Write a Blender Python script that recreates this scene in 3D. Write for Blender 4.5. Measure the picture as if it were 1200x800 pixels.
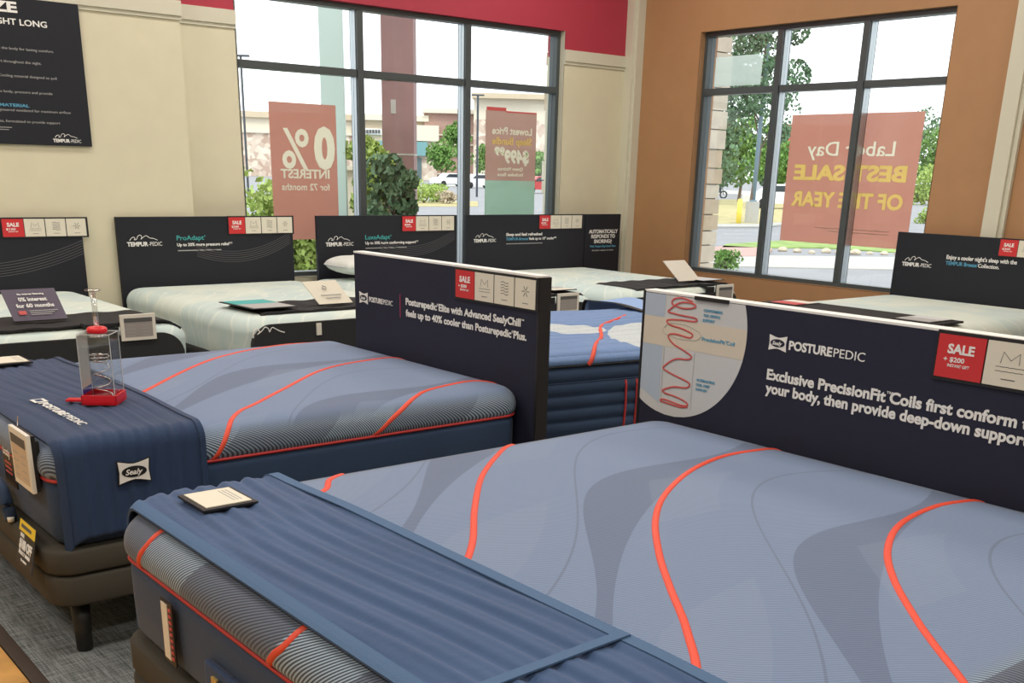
import bpy, bmesh, math, random
from mathutils import Vector, Matrix
for o in list(bpy.data.objects): bpy.data.objects.remove(o, do_unlink=True)
S = bpy.context.scene
COL = S.collection
# ------------------------------------------------------------------ camera
F_PX, CY, PITCH, ROLL, YAW, CAM_H = 1242.89, 647.0, 0.344228, 0.0251374, 0.6885788, 1.6
cd = bpy.data.cameras.new('camera'); cam = bpy.data.objects.new('camera', cd); COL.objects.link(cam)
cp, sp = math.cos(PITCH), math.sin(PITCH)
fw = Vector((math.sin(YAW)*cp, math.cos(YAW)*cp, -sp)); rt = Vector((math.cos(YAW), -math.sin(YAW), 0)); up = rt.cross(fw)
r2 = rt*math.cos(ROLL)+up*math.sin(ROLL); u2 = -rt*math.sin(ROLL)+up*math.cos(ROLL)
cam.matrix_world = Matrix(((r2.x, u2.x, -fw.x, 0), (r2.y, u2.y, -fw.y, 0), (r2.z, u2.z, -fw.z, CAM_H), (0, 0, 0, 1)))
cd.sensor_fit = 'HORIZONTAL'; cd.sensor_width = 36; cd.lens = 36*F_PX/1200; cd.shift_y = (CY-400)/1200; cd.clip_start = .05; cd.clip_end = 800
S.camera = cam
# ------------------------------------------------------------------ world, lights, exposure
w = bpy.data.worlds.new('sky'); S.world = w; w.use_nodes = True
nt = w.node_tree; bg = nt.nodes['Background']
tc = nt.nodes.new('ShaderNodeTexCoord'); nz = nt.nodes.new('ShaderNodeTexNoise'); nz.inputs['Scale'].default_value = 2.2; nz.inputs['Detail'].default_value = 4
rp = nt.nodes.new('ShaderNodeValToRGB'); rp.color_ramp.elements[0].color = (.86, .92, 1, 1); rp.color_ramp.elements[1].color = (1, 1, 1, 1)
nt.links.new(tc.outputs['Generated'], nz.inputs['Vector']); nt.links.new(nz.outputs['Fac'], rp.inputs['Fac']); nt.links.new(rp.outputs['Color'], bg.inputs['Color'])
bg.inputs['Strength'].default_value = 2.3
sd = bpy.data.lights.new('sun', 'SUN'); sd.energy = 1.0; sd.angle = math.radians(12); sd.color = (1, .95, .86)
sun = bpy.data.objects.new('sun', sd); COL.objects.link(sun); sun.rotation_euler = (math.radians(38), math.radians(-25), 0)
for ix, x in enumerate((-1.5, 1.2, 3.9, 6.6)):
    for iy, y in enumerate((-1.2, 1.7, 4.6, 7.0)):
        ld = bpy.data.lights.new('ceiling_lamp', 'AREA'); ld.shape = 'RECTANGLE'; ld.size = 1.2; ld.size_y = .6
        ld.energy = 34; ld.color = (1, .93, .84)
        lo = bpy.data.objects.new('ceiling_lamp', ld); COL.objects.link(lo); lo.location = (x, y, 4.12)
vs = S.view_settings
S.display_settings.display_device = 'sRGB'; vs.view_transform = 'Standard'; vs.look = 'None'; vs.gamma = 1; vs.use_curve_mapping = False
vs.exposure = 0.0

# ------------------------------------------------------------------ materials
def new_mat(name):
    m = bpy.data.materials.new(name); m.use_nodes = True
    return m, m.node_tree, m.node_tree.nodes['Principled BSDF']
def mat(name, col, rough=.6, metal=0, bump=0, bscale=60, var=0, vscale=6, sheen=0, spec=.5):
    m, t, b = new_mat(name)
    b.inputs['Base Color'].default_value = (*col, 1); b.inputs['Roughness'].default_value = rough; b.inputs['Metallic'].default_value = metal
    b.inputs['Specular IOR Level'].default_value = spec
    if sheen: b.inputs['Sheen Weight'].default_value = sheen
    c = t.nodes.new('ShaderNodeTexCoord')
    if var:
        n = t.nodes.new('ShaderNodeTexNoise'); n.inputs['Scale'].default_value = vscale; n.inputs['Detail'].default_value = 5
        t.links.new(c.outputs['Object'], n.inputs['Vector'])
        r = t.nodes.new('ShaderNodeValToRGB')
        r.color_ramp.elements[0].position = .3; r.color_ramp.elements[1].position = .7
        r.color_ramp.elements[0].color = (*[v*(1-var) for v in col], 1); r.color_ramp.elements[1].color = (*[min(1, v*(1+var)) for v in col], 1)
        t.links.new(n.outputs['Fac'], r.inputs['Fac']); t.links.new(r.outputs['Color'], b.inputs['Base Color'])
    if bump:
        n = t.nodes.new('ShaderNodeTexNoise'); n.inputs['Scale'].default_value = bscale; n.inputs['Detail'].default_value = 4
        t.links.new(c.outputs['Object'], n.inputs['Vector'])
        q = t.nodes.new('ShaderNodeBump'); q.inputs['Strength'].default_value = bump; q.inputs['Distance'].default_value = .005
        t.links.new(n.outputs['Fac'], q.inputs['Height']); t.links.new(q.outputs['Normal'], b.inputs['Normal'])
    return m
class NG:  # tiny node-maths helper
    def __init__(s, t): s.t = t
    def put(s, sock, v):
        if isinstance(v, (int, float)): sock.default_value = v
        elif isinstance(v, tuple): sock.default_value = v
        else: s.t.links.new(v, sock)
    def m(s, op, a, b=0, c=0):
        n = s.t.nodes.new('ShaderNodeMath'); n.operation = op
        for i, v in enumerate((a, b, c)): s.put(n.inputs[i], v)
        return n.outputs[0]
    def mix(s, f, a, b):
        n = s.t.nodes.new('ShaderNodeMix'); n.data_type = 'RGBA'
        s.put(n.inputs['Factor'], f); s.put(n.inputs[6], (*a, 1) if isinstance(a, tuple) else a); s.put(n.inputs[7], (*b, 1) if isinstance(b, tuple) else b)
        return n.outputs[2]
    def ss(s, v, a, b):
        n = s.t.nodes.new('ShaderNodeMapRange'); n.interpolation_type = 'SMOOTHSTEP'
        s.put(n.inputs[0], v); n.inputs[1].default_value = a; n.inputs[2].default_value = b; return n.outputs[0]
    def noise(s, vec, sc, det=3):
        n = s.t.nodes.new('ShaderNodeTexNoise'); n.inputs['Scale'].default_value = sc; n.inputs['Detail'].default_value = det
        s.t.links.new(vec, n.inputs['Vector']); return n.outputs['Fac']
def bump(t, h, b, strength=.3, dist=.004):
    q = t.nodes.new('ShaderNodeBump'); q.inputs['Strength'].default_value = strength; q.inputs['Distance'].default_value = dist
    t.links.new(h, q.inputs['Height']); t.links.new(q.outputs['Normal'], b.inputs['Normal'])
def knit_mat(name, yoff, top_z, mask, sidep):
    # woven mattress cover; object coords: x from head (0) to foot (negative), y across
    m, t, b = new_mat(name); g = NG(t)
    tc = t.nodes.new('ShaderNodeTexCoord'); sx = t.nodes.new('ShaderNodeSeparateXYZ'); t.links.new(tc.outputs['Object'], sx.inputs[0])
    x, y, z = sx.outputs
    xx = g.m('ADD', x, .2)
    gx = g.m('MULTIPLY', g.m('MULTIPLY', xx, xx), -.42)          # curve of the tapes
    gx = g.m('ADD', gx, g.m('MULTIPLY', g.m('SINE', g.m('MULTIPLY', xx, 2.4)), .04))
    ph = g.m('FRACT', g.m('ADD', g.m('DIVIDE', g.m('SUBTRACT', g.m('SUBTRACT', y, gx), yoff), .70), 10))
    wd = g.m('ADD', g.m('MULTIPLY', g.m('SINE', g.m('MULTIPLY', x, 5.2)), .13), .20)
    band = g.m('LESS_THAN', ph, wd)
    ph2 = g.m('FRACT', g.m('ADD', ph, g.m('MULTIPLY', g.m('SINE', g.m('MULTIPLY', x, 3.5)), .23)))
    oval = g.m('MULTIPLY', g.m('GREATER_THAN', ph2, .62), g.m('LESS_THAN', g.m('FRACT', g.m('ADD', g.m('MULTIPLY', x, .9), ph)), .45))
    line = g.m('LESS_THAN', g.m('ABSOLUTE', g.m('SUBTRACT', ph2, .45)), .006)
    s = g.m('ADD', g.m('ADD', x, g.m('MULTIPLY', y, 1.1)), g.m('MULTIPLY', z, 1.0))
    s = g.m('ADD', s, g.m('MULTIPLY', g.m('SINE', g.m('MULTIPLY', g.m('SUBTRACT', x, y), 5.5)), .05))
    wv = g.m('ADD', g.m('MULTIPLY', g.m('SINE', g.m('MULTIPLY', s, 2*math.pi/.0135)), .5), .5)
    side = g.m('SUBTRACT', 1, g.ss(z, *mask))
    base = g.mix(band, (.185, .265, .43), (.115, .162, .275))
    base = g.mix(g.m('MULTIPLY', oval, .22), base, (.275, .35, .47))
    base = g.mix(g.m('MULTIPLY', line, .6), base, (.10, .13, .2))
    topc = g.mix(g.m('MULTIPLY', wv, .62), base, (.085, .125, .215))
    ax, c0, k0, per, th, amt = sidep
    sph = g.m('ADD', g.m('SUBTRACT', y if ax == 'y' else x, c0), g.m('MULTIPLY', g.m('SUBTRACT', z, .226), k0))
    sph = g.m('FRACT', g.m('ADD', g.m('DIVIDE', sph, per), 10))
    dim = g.m('MULTIPLY', g.m('LESS_THAN', sph, th), amt)
    bright = g.mix(dim, (.34, .45, .56), (.095, .12, .18))
    sidec = g.mix(g.ss(wv, .38, .62), (.040, .050, .085), bright)
    col = g.mix(side, topc, sidec)
    t.links.new(col, b.inputs['Base Color']); b.inputs['Roughness'].default_value = .75; b.inputs['Sheen Weight'].default_value = .15
    bump(t, wv, b, .25, .002)
    return m
def hybrid_mat():
    m, t, b = new_mat('hybrid_quilt'); g = NG(t)
    tc = t.nodes.new('ShaderNodeTexCoord'); sx = t.nodes.new('ShaderNodeSeparateXYZ'); t.links.new(tc.outputs['Object'], sx.inputs[0])
    x, y, z = sx.outputs
    def ell(cx, cy, rx, ry, k):
        u = g.m('DIVIDE', g.m('SUBTRACT', x, cx), rx); v = g.m('DIVIDE', g.m('SUBTRACT', y, cy), ry); v = g.m('ADD', v, g.m('MULTIPLY', u, k))
        return g.m('LESS_THAN', g.m('ADD', g.m('MULTIPLY', u, u), g.m('MULTIPLY', v, v)), 1)
    k = g.m('MAXIMUM', ell(-.74, .12, .17, .16, .3), ell(-1.10, .40, .34, .30, -.5)); k = g.m('MAXIMUM', k, ell(-.35, -.35, .3, .25, .4))
    chk = t.nodes.new('ShaderNodeTexVoronoi'); chk.inputs['Scale'].default_value = 90; t.links.new(tc.outputs['Object'], chk.inputs['Vector'])
    wh = g.mix(g.ss(chk.outputs['Distance'], .2, .6), (.58, .63, .64), (.50, .56, .60))
    c = g.mix(k, (.15, .25, .47), wh)
    t.links.new(c, b.inputs['Base Color']); b.inputs['Roughness'].default_value = .7
    wv = g.m('ABSOLUTE', g.m('SINE', g.m('MULTIPLY', y, math.pi/.10)))
    n = g.noise(tc.outputs['Object'], 14)
    bump(t, g.m('ADD', wv, g.m('MULTIPLY', n, .6)), b, .7, .02)
    return m
def mint_mat():
    m, t, b = new_mat('mint_cover'); g = NG(t)
    tc = t.nodes.new('ShaderNodeTexCoord'); sx = t.nodes.new('ShaderNodeSeparateXYZ'); t.links.new(tc.outputs['Object'], sx.inputs[0])
    x, y, z = sx.outputs
    nn = g.noise(tc.outputs['Object'], 1.6, 2)
    r = g.m('ADD', g.m('ADD', g.m('MULTIPLY', x, 1.2), g.m('MULTIPLY', y, .9)), g.m('MULTIPLY', nn, .9))
    wv = g.m('ABSOLUTE', g.m('SINE', g.m('MULTIPLY', r, 18)))
    ln = g.m('MULTIPLY', g.ss(wv, .35, .05), .5)
    pt = g.ss(g.noise(tc.outputs['Object'], 2.2, 2), .42, .6)
    c = g.mix(pt, (.66, .74, .68), (.55, .67, .66)); c = g.mix(ln, c, (.78, .82, .76))
    t.links.new(c, b.inputs['Base Color']); b.inputs['Roughness'].default_value = .8
    bump(t, g.m('ADD', ln, g.noise(tc.outputs['Object'], 30)), b, .25, .004)
    return m
def carpet_mat():
    m, t, b = new_mat('carpet_tile'); g = NG(t)
    tc = t.nodes.new('ShaderNodeTexCoord')
    def streak(sc):
        mp = t.nodes.new('ShaderNodeMapping'); mp.inputs['Scale'].default_value = sc; t.links.new(tc.outputs['Object'], mp.inputs[0])
        return g.noise(mp.outputs[0], 1, 4)
    a = streak((8, 160, 1)); c2 = streak((160, 8, 1)); n = g.noise(tc.outputs['Object'], 220, 2)
    v = g.m('ADD', g.m('MULTIPLY', g.m('ADD', a, c2), .4), g.m('MULTIPLY', n, .25))
    c = g.mix(g.ss(v, .40, .66), (.075, .085, .085), (.30, .325, .33))
    t.links.new(c, b.inputs['Base Color']); b.inputs['Roughness'].default_value = .95
    bump(t, v, b, .5, .004); return m
def stone_mat(name, c1, c2, scale):
    m, t, b = new_mat(name); g = NG(t)
    tc = t.nodes.new('ShaderNodeTexCoord'); v = t.nodes.new('ShaderNodeTexVoronoi'); v.inputs['Scale'].default_value = scale
    t.links.new(tc.outputs['Object'], v.inputs['Vector'])
    sp = t.nodes.new('ShaderNodeSeparateColor'); t.links.new(v.outputs['Color'], sp.inputs[0])
    t.links.new(g.mix(sp.outputs[0], c1, c2), b.inputs['Base Color']); b.inputs['Roughness'].default_value = .9
    return m
def glass_mat():
    m, t, b = new_mat('window_glass'); t.nodes.remove(b); out = t.nodes['Material Output']
    tr = t.nodes.new('ShaderNodeBsdfTransparent'); tr.inputs[0].default_value = (.97, .985, .975, 1)
    gl = t.nodes.new('ShaderNodeBsdfGlossy'); gl.inputs['Roughness'].default_value = .02
    mx = t.nodes.new('ShaderNodeMixShader'); fr = t.nodes.new('ShaderNodeFresnel'); fr.inputs[0].default_value = 1.3
    t.links.new(fr.outputs[0], mx.inputs[0]); t.links.new(tr.outputs[0], mx.inputs[1]); t.links.new(gl.outputs[0], mx.inputs[2]); t.links.new(mx.outputs[0], out.inputs[0])
    return m
def acrylic_mat(k=.09):
    m, t, b = new_mat('clear_acrylic'); t.nodes.remove(b); out = t.nodes['Material Output']
    tr = t.nodes.new('ShaderNodeBsdfTransparent'); tr.inputs[0].default_value = (.97, .98, .98, 1)
    gl = t.nodes.new('ShaderNodeBsdfGlossy'); gl.inputs['Roughness'].default_value = .03
    mx = t.nodes.new('ShaderNodeMixShader'); mx.inputs[0].default_value = k
    t.links.new(tr.outputs[0], mx.inputs[1]); t.links.new(gl.outputs[0], mx.inputs[2]); t.links.new(mx.outputs[0], out.inputs[0])
    return m
def film_mat(name, col, trans, clear):
    # translucent printed film hung behind the glass
    m, t, b = new_mat(name); t.nodes.remove(b); out = t.nodes['Material Output']
    di = t.nodes.new('ShaderNodeBsdfDiffuse'); di.inputs[0].default_value = (*col, 1)
    tl = t.nodes.new('ShaderNodeBsdfTranslucent'); tl.inputs[0].default_value = (*trans, 1)
    a = t.nodes.new('ShaderNodeMixShader'); a.inputs[0].default_value = .75
    t.links.new(di.outputs[0], a.inputs[1]); t.links.new(tl.outputs[0], a.inputs[2])
    tr = t.nodes.new('ShaderNodeBsdfTransparent')
    c = t.nodes.new('ShaderNodeMixShader'); c.inputs[0].default_value = clear
    t.links.new(a.outputs[0], c.inputs[1]); t.links.new(tr.outputs[0], c.inputs[2]); t.links.new(c.outputs[0], out.inputs[0])
    return m
M = dict(
 cream=mat('cream_paint', (.70, .66, .49), .7, bump=.05, bscale=120, var=.02), trim=mat('cream_trim', (.64, .62, .50), .5),
 red=mat('red_paint', (.42, .035, .065), .65, bump=.05, bscale=120, var=.02), brown=mat('caramel_paint', (.42, .225, .105), .6, bump=.05, bscale=120, var=.03),
 ceil=mat('ceiling_white', (.75, .73, .68), .9, var=.02), carpet=carpet_mat(), wood=mat('honey_wood', (.62, .33, .09), .4, var=.15, vscale=9),
 dark_strip=mat('dark_strip', (.045, .03, .022), .5), alu=mat('dark_aluminium', (.085, .10, .105), .38, metal=.35), alu_l=mat('bright_aluminium', (.42, .46, .48), .3, metal=.8),
 board=mat('navy_board', (.019, .021, .043), .6, spec=.3), board_k=mat('charcoal_board', (.016, .018, .025), .6, spec=.3), edge=mat('white_edge', (.85, .85, .83), .6),
 black=mat('black_plastic', (.012, .012, .014), .5), blackf=mat('black_fabric', (.018, .018, .02), .9, bump=.3, bscale=200), white=mat('white_print', (.86, .86, .84), .6),
 cardc=mat('cream_card', (.76, .72, .60), .6), redc=mat('sale_red', (.62, .03, .035), .5), grey=mat('grey_print', (.42, .42, .42), .6), teal=mat('teal_print', (.06, .42, .42), .6),
 bluep=mat('blue_print', (.10, .36, .55), .6), dkprint=mat('dark_print', (.10, .10, .10), .6), pink=mat('magenta_bar', (.42, .05, .12), .6),
 navy=mat('navy_border_fabric', (.018, .045, .105), .8, bump=.25, bscale=260, var=.06, sheen=.1), navy2=mat('blue_border_fabric', (.024, .052, .115), .8, bump=.25, bscale=260, sheen=.1),
 tape=mat('coral_tape', (.78, .075, .035), .55, bump=.15, bscale=300), pipe=mat('red_piping', (.52, .035, .035), .55),
 throw1=mat('blue_throw_fabric', (.042, .088, .20), .85, bump=.35, bscale=45, var=.08, vscale=3, sheen=.1), throw1h=mat('blue_throw_hem', (.066, .135, .26), .8, bump=.2, bscale=200),
 throw2=mat('navy_throw_fabric', (.017, .042, .11), .85, bump=.3, bscale=60, var=.1, vscale=3, sheen=.1), throw3=mat('light_blue_throw', (.27, .40, .68), .85, bump=.4, bscale=50),
 base=mat('taupe_base_fabric', (.058, .052, .040), .9, bump=.3, bscale=250), leg=mat('black_leg', (.012, .011, .010), .45),
 hyb=hybrid_mat(), mint=mint_mat(), border=mat('charcoal_border', (.022, .024, .026), .85, bump=.3, bscale=220),
 glass=glass_mat(), acr=acrylic_mat(), redp=mat('red_plastic', (.75, .012, .025), .3), steel=mat('steel', (.75, .75, .75), .2, metal=1),
 screen=mat('grey_screen', (.36, .33, .31), .3), screenw=mat('warm_screen', (.62, .50, .38), .4), ivory=mat('ivory_frame', (.82, .79, .70), .4), purple=mat('purple_card', (.105, .085, .13), .5),
 yellow=mat('yellow_print', (.85, .60, .03), .5), gold=mat('gold_metal', (.55, .42, .16), .35, metal=.7), skyblue=mat('pale_blue_print', (.44, .53, .66), .6), ltgrey=mat('light_grey_print', (.60, .62, .64), .6),
 beige=mat('beige_print', (.68, .62, .52), .6), coral=mat('coral_print', (.60, .10, .10), .6), blue=mat('royal_blue_print', (.02, .05, .45), .5), pillow=mat('pillow_white', (.74, .76, .73), .8, bump=.2, bscale=30),
 film_r=film_mat('red_poster_film', (.70, .44, .36), (.74, .45, .37), .12), film_w=film_mat('white_poster_film', (.85, .85, .75), (.95, .93, .80), .1), film_y=film_mat('yellow_poster_film', (.82, .68, .32), (.92, .76, .38), .05),
 film_g=film_mat('green_poster_film', (.40, .60, .48), (.60, .78, .66), .2), film_p=film_mat('pale_poster_film', (.80, .9, .86), (.82, .92, .88), .45), film_rw=film_mat('dusky_poster_film', (.60, .42, .36), (.70, .50, .43), .2),
 asphalt=mat('asphalt', (.27, .27, .285), .9, var=.08, vscale=.6), concrete=mat('concrete', (.44, .43, .40), .9, var=.05), grass=mat('lawn', (.24, .34, .09), .9, var=.25, vscale=2), straw=mat('dry_grass', (.44, .38, .18), .95, var=.2, vscale=2),
 brick_walk=mat('pink_paving', (.46, .29, .26), .9, var=.1, vscale=4), tan=mat('tan_stucco', (.60, .50, .36), .9, var=.04), tan_l=mat('pale_stucco', (.72, .66, .54), .9), brick=mat('rose_brick', (.42, .27, .22), .9, var=.12, vscale=5),
 stone=stone_mat('mixed_stone', (.48, .34, .27), (.78, .70, .58), 1.3), awn=mat('teal_awning', (.16, .34, .36), .6), shopglass=mat('shop_glass', (.10, .16, .17), .2), redroof=mat('red_roof', (.62, .12, .10), .7),
 rust=mat('rust_red_steel', (.27, .16, .155), .7, var=.18, vscale=2), palegreen=mat('pale_green_panel', (.50, .66, .62), .35), foliage=mat('green_leaves', (.16, .30, .07), .8, var=.35, vscale=3), foliage2=mat('pale_leaves', (.36, .48, .13), .8, var=.3, vscale=3),
 foliage3=mat('dark_leaves', (.12, .21, .11), .8, var=.3, vscale=3), bark=mat('bark', (.16, .11, .08), .9), carw=mat('car_white', (.8, .8, .82), .25), card=mat('car_dark', (.05, .055, .07), .25), carr=mat('car_red', (.5, .05, .05), .25),
 tyre=mat('tyre', (.02, .02, .02), .8), carg=mat('car_glass', (.03, .04, .05), .1), polebl=mat('blue_grey_pole', (.20, .28, .34), .5), bollard=mat('yellow_bollard', (.85, .70, .12), .5), rock=mat('tan_rock', (.55, .47, .36), .9, var=.2, vscale=3),
 st1=mat('pier_stone_light', (.72, .66, .54), .9, var=.1, bump=.4, bscale=12), st2=mat('pier_stone_tan', (.62, .52, .38), .9, var=.1, bump=.4, bscale=12))

# ------------------------------------------------------------------ object helpers
def tag(o, label=None, cat=None, group=None, kind=None):
    if label: o['label'] = label
    if cat: o['category'] = cat
    if group: o['group'] = group
    if kind: o['kind'] = kind
    return o
def thing(name, loc, label, cat, group=None, rotz=0, kind=None):
    o = bpy.data.objects.new(name, None); o.empty_display_size = .1; COL.objects.link(o)
    o.location = loc; o.rotation_euler = (0, 0, rotz)
    return tag(o, label, cat, group, kind)
def origin(p):
    v = Vector((0, 0, 0))
    while p is not None: v += p.location; p = p.parent
    return v
def inv_parent(p):
    v = Matrix.Identity(4)
    while p is not None: v = Matrix.Translation(p.location) @ Matrix.Rotation(p.rotation_euler.z, 4, 'Z') @ v; p = p.parent
    return v.inverted()
def obj(name, bm, m, parent=None, smooth=False, local=False):
    me = bpy.data.meshes.new(name)
    bmesh.ops.recalc_face_normals(bm, faces=bm.faces[:]) if not getattr(bm, '_keep', False) else None
    if parent is not None and not local: bmesh.ops.transform(bm, matrix=inv_parent(parent), verts=bm.verts[:])
    bm.to_mesh(me); bm.free()
    if smooth:
        for p in me.polygons: p.use_smooth = True
    for mm in (m if isinstance(m, (list, tuple)) else [m]): me.materials.append(mm)
    o = bpy.data.objects.new(name, me); COL.objects.link(o); o.parent = parent
    return o
class B:
    """collects boxes and tubes in one mesh; works in a frame O + u R + v U + n N"""
    def __init__(s, O=(0, 0, 0), R=(1, 0, 0), U=(0, 1, 0), N=(0, 0, 1)):
        s.bm = bmesh.new(); s.O, s.R, s.U, s.N = map(Vector, (O, R, U, N))
    def pt(s, u, v, n): return s.O+s.R*u+s.U*v+s.N*n
    def box(s, u0, u1, v0, v1, n0, n1, bev=0):
        b = bmesh.new(); vs_ = [b.verts.new(s.pt(u, v, n)) for u in (u0, u1) for v in (v0, v1) for n in (n0, n1)]
        for f in ((0, 1, 3, 2), (4, 6, 7, 5), (0, 4, 5, 1), (2, 3, 7, 6), (0, 2, 6, 4), (1, 5, 7, 3)): b.faces.new([vs_[i] for i in f])
        bmesh.ops.recalc_face_normals(b, faces=b.faces[:])
        if bev: bmesh.ops.bevel(b, geom=b.edges[:], offset=bev, segments=2, profile=.7, affect='EDGES')
        s.merge(b); return s
    def merge(s, b):
        me = bpy.data.meshes.new('t'); b.to_mesh(me); b.free(); s.bm.from_mesh(me); bpy.data.meshes.remove(me)
    def tube(s, pts, r, n=8, closed=False, flat=1):
        P = [s.pt(*p) for p in pts]; rings = []
        prev = None
        for i, p in enumerate(P):
            a = P[i-1] if (i > 0 or closed) else P[0]; c = P[(i+1) % len(P)] if (i < len(P)-1 or closed) else P[-1]
            t = (c-a).normalized()
            x = t.cross(s.N if abs(t.dot(s.N)) < .95 else s.U).normalized(); y = t.cross(x).normalized()
            rr = r[i] if isinstance(r, (list, tuple)) else r
            rings.append([s.bm.verts.new(p+x*math.cos(2*math.pi*k/n)*rr+y*math.sin(2*math.pi*k/n)*rr*flat) for k in range(n)])
        m = len(rings)
        for i in range(m if closed else m-1):
            A, C = rings[i], rings[(i+1) % m]
            for k in range(n): s.bm.faces.new((A[k], A[(k+1) % n], C[(k+1) % n], C[k]))
        if not closed: s.bm.faces.new(rings[0]); s.bm.faces.new(rings[-1][::-1])
        return s
    def poly(s, pts, n0, n1):
        a = [s.bm.verts.new(s.pt(u, v, n0)) for u, v in pts]; b = [s.bm.verts.new(s.pt(u, v, n1)) for u, v in pts]
        s.bm.faces.new(a[::-1]); s.bm.faces.new(b); k = len(pts)
        for i in range(k): s.bm.faces.new((a[i], a[(i+1) % k], b[(i+1) % k], b[i]))
        return s
    def out(s, name, m, parent=None, smooth=False): return obj(name, s.bm, m, parent, smooth)
M['rod'] = acrylic_mat(.28)
FX = dict(R=(0, -1, 0), U=(0, 0, 1), N=(-1, 0, 0))     # faces -X
FY = dict(R=(1, 0, 0), U=(0, 0, 1), N=(0, -1, 0))      # faces -Y
def measure(s, bold):
    c = bpy.data.curves.new('t', 'FONT'); c.body = s; c.offset = bold; c.resolution_u = 1
    o = bpy.data.objects.new('t', c); COL.objects.link(o); bpy.context.view_layer.update()
    e = o.evaluated_get(bpy.context.evaluated_depsgraph_get()); xs = [v[0] for v in e.bound_box]; r_ = (min(xs), max(xs))
    bpy.data.objects.remove(o, do_unlink=True); bpy.data.curves.remove(c); return r_
def text(name, s, O, fr, width, height, m, parent, *a, **k):
    marks = [i for i, ch in enumerate(s) if ch in '\u00ae\u2122']
    if not marks or width is None: return text_line(name, s, O, fr, width, height, m, parent, *a, **k)
    bd = k.get('bold', 0); plain = ''.join(ch for ch in s if ch not in '\u00ae\u2122'); x0, x1 = measure(plain, bd); kx = width/(x1-x0)
    for i in marks:
        pre = ''.join(ch for ch in s[:i] if ch not in '\u00ae\u2122'); e = measure(pre, bd)[1]
        text_line(name+'_mark', s[i], Vector(O)+Vector(fr['R'])*((e-x0)*kx+height*.08)+Vector(fr['U'])*height*.62, fr, height*(.34 if s[i] == '\u00ae' else .6), height*.38, m, parent)
    return text_line(name, plain, O, fr, width, height, m, parent, *a, **k)
def text_line(name, s, O, fr, width, height, m, parent, thick=.0012, bold=0, shear=0, align='L', sx=None):
    """lettering: real thin letters, lower left corner of the line at O, fitted to width x cap height"""
    c = bpy.data.curves.new('t', 'FONT'); c.body = s; c.size = 1; c.offset = bold; c.extrude = .5; c.shear = shear; c.resolution_u = 3
    o = bpy.data.objects.new('t', c); COL.objects.link(o)
    bpy.context.view_layer.update()
    me = bpy.data.meshes.new_from_object(o.evaluated_get(bpy.context.evaluated_depsgraph_get()))
    bpy.data.objects.remove(o, do_unlink=True); bpy.data.curves.remove(c)
    xs = [v.co.x for v in me.vertices]
    if not xs: return None
    x0, x1 = min(xs), max(xs); hh = .70
    R, U, N = (Vector(fr[k]) for k in 'RUN'); O = Vector(O)
    kx = width/(x1-x0) if width else height/hh*(sx or 1)
    ky = height/hh; base = inv_parent(parent)
    off = 0 if align == 'L' else -(x1-x0)*kx/2
    for v in me.vertices:
        p = v.co.copy(); v.co = base @ (O+R*((p.x-x0)*kx+off)+U*(p.y*ky)+N*(thick if p.z > 0 else 0))
    me.materials.append(m); me.name = name
    ob = bpy.data.objects.new(name, me); COL.objects.link(ob); ob.parent = parent
    return ob
def lines(name, O, fr, rows, m, parent, h=.004, thick=.001):
    """rows of small print too fine to read: (u0, u1, v)"""
    b = B(O, **fr)
    for u0, u1, v in rows: b.box(u0, u1, v, v+h, 0, thick)
    return b.out(name, m, parent)

# ================================================================== THE SETTING
XW, YW, ZC = 8.25, 8.3, 4.2
X0, Y0 = -4.0, -4.0
WL = dict(x0=3.97, x1=7.32, z0=.72, z1=2.86); WR = dict(y0=4.87, y1=7.43, z0=.71, z1=2.87); TH = .24
def S_(name, bm, m, label, parent=None):
    o = bm.out(name, m, parent)
    if parent is None: tag(o, label, None, None, 'structure')
    return o
b = B(); b.box(.81, 8.6, Y0, 8.6, -.1, 0); S_('floor', b, M['carpet'], 'grey streaked carpet floor of the showroom')
aisle = thing('floor_aisle', (0, 0, 0), 'honey coloured plank floor of the aisle at the lower left', None, kind='structure')
random.seed(3)
for i in range(12):
    xa = .762-.13*i; y = Y0+random.random()*.8
    while y < 8.0:
        L = 1.2; b = B(); b.box(xa-.129, xa-.001, y, min(y+L-.002, YW-.16), -.02, random.uniform(-.0006, .0006)); b.out('plank', M['wood'], aisle); y += L
b = B(); b.box(X0, .765, Y0, 8.6, -.1, -.004); b.out('subfloor', M['dark_strip'], aisle)
b = B(); b.box(.765, .812, Y0, YW-.15, -.05, .006, .002); S_('trim_1', b, M['dark_strip'], 'dark transition strip between carpet and aisle floor')
b = B(); b.box(X0-.2, 8.6, Y0-.2, 8.6, ZC, ZC+.15); S_('ceiling', b, M['ceil'], 'plain white ceiling')
b = B(); b.box(X0, XW+TH, YW, YW+TH, 0, WL['z0']); b.box(X0, WL['x0'], YW, YW+TH, WL['z0'], 2.65); b.box(WL['x1'], XW+TH, YW, YW+TH, WL['z0'], 2.65)
b.box(X0, 3.47, YW-.15, YW, 0, 2.65)
wl = S_('wall_left', b, M['cream'], 'cream wall with the wide window behind the row of pale beds')
b = B(); b.box(X0, WL['x0'], YW, YW+TH, 2.65, ZC); b.box(WL['x1'], XW+TH, YW, YW+TH, 2.65, ZC); b.box(WL['x0'], WL['x1'], YW, YW+TH, WL['z1'], ZC); b.box(X0, 3.47, YW-.15, YW, 2.65, ZC)
b.out('painted_band', M['red'], wl)['label'] = 'red band of wall above the cream rail'
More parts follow.
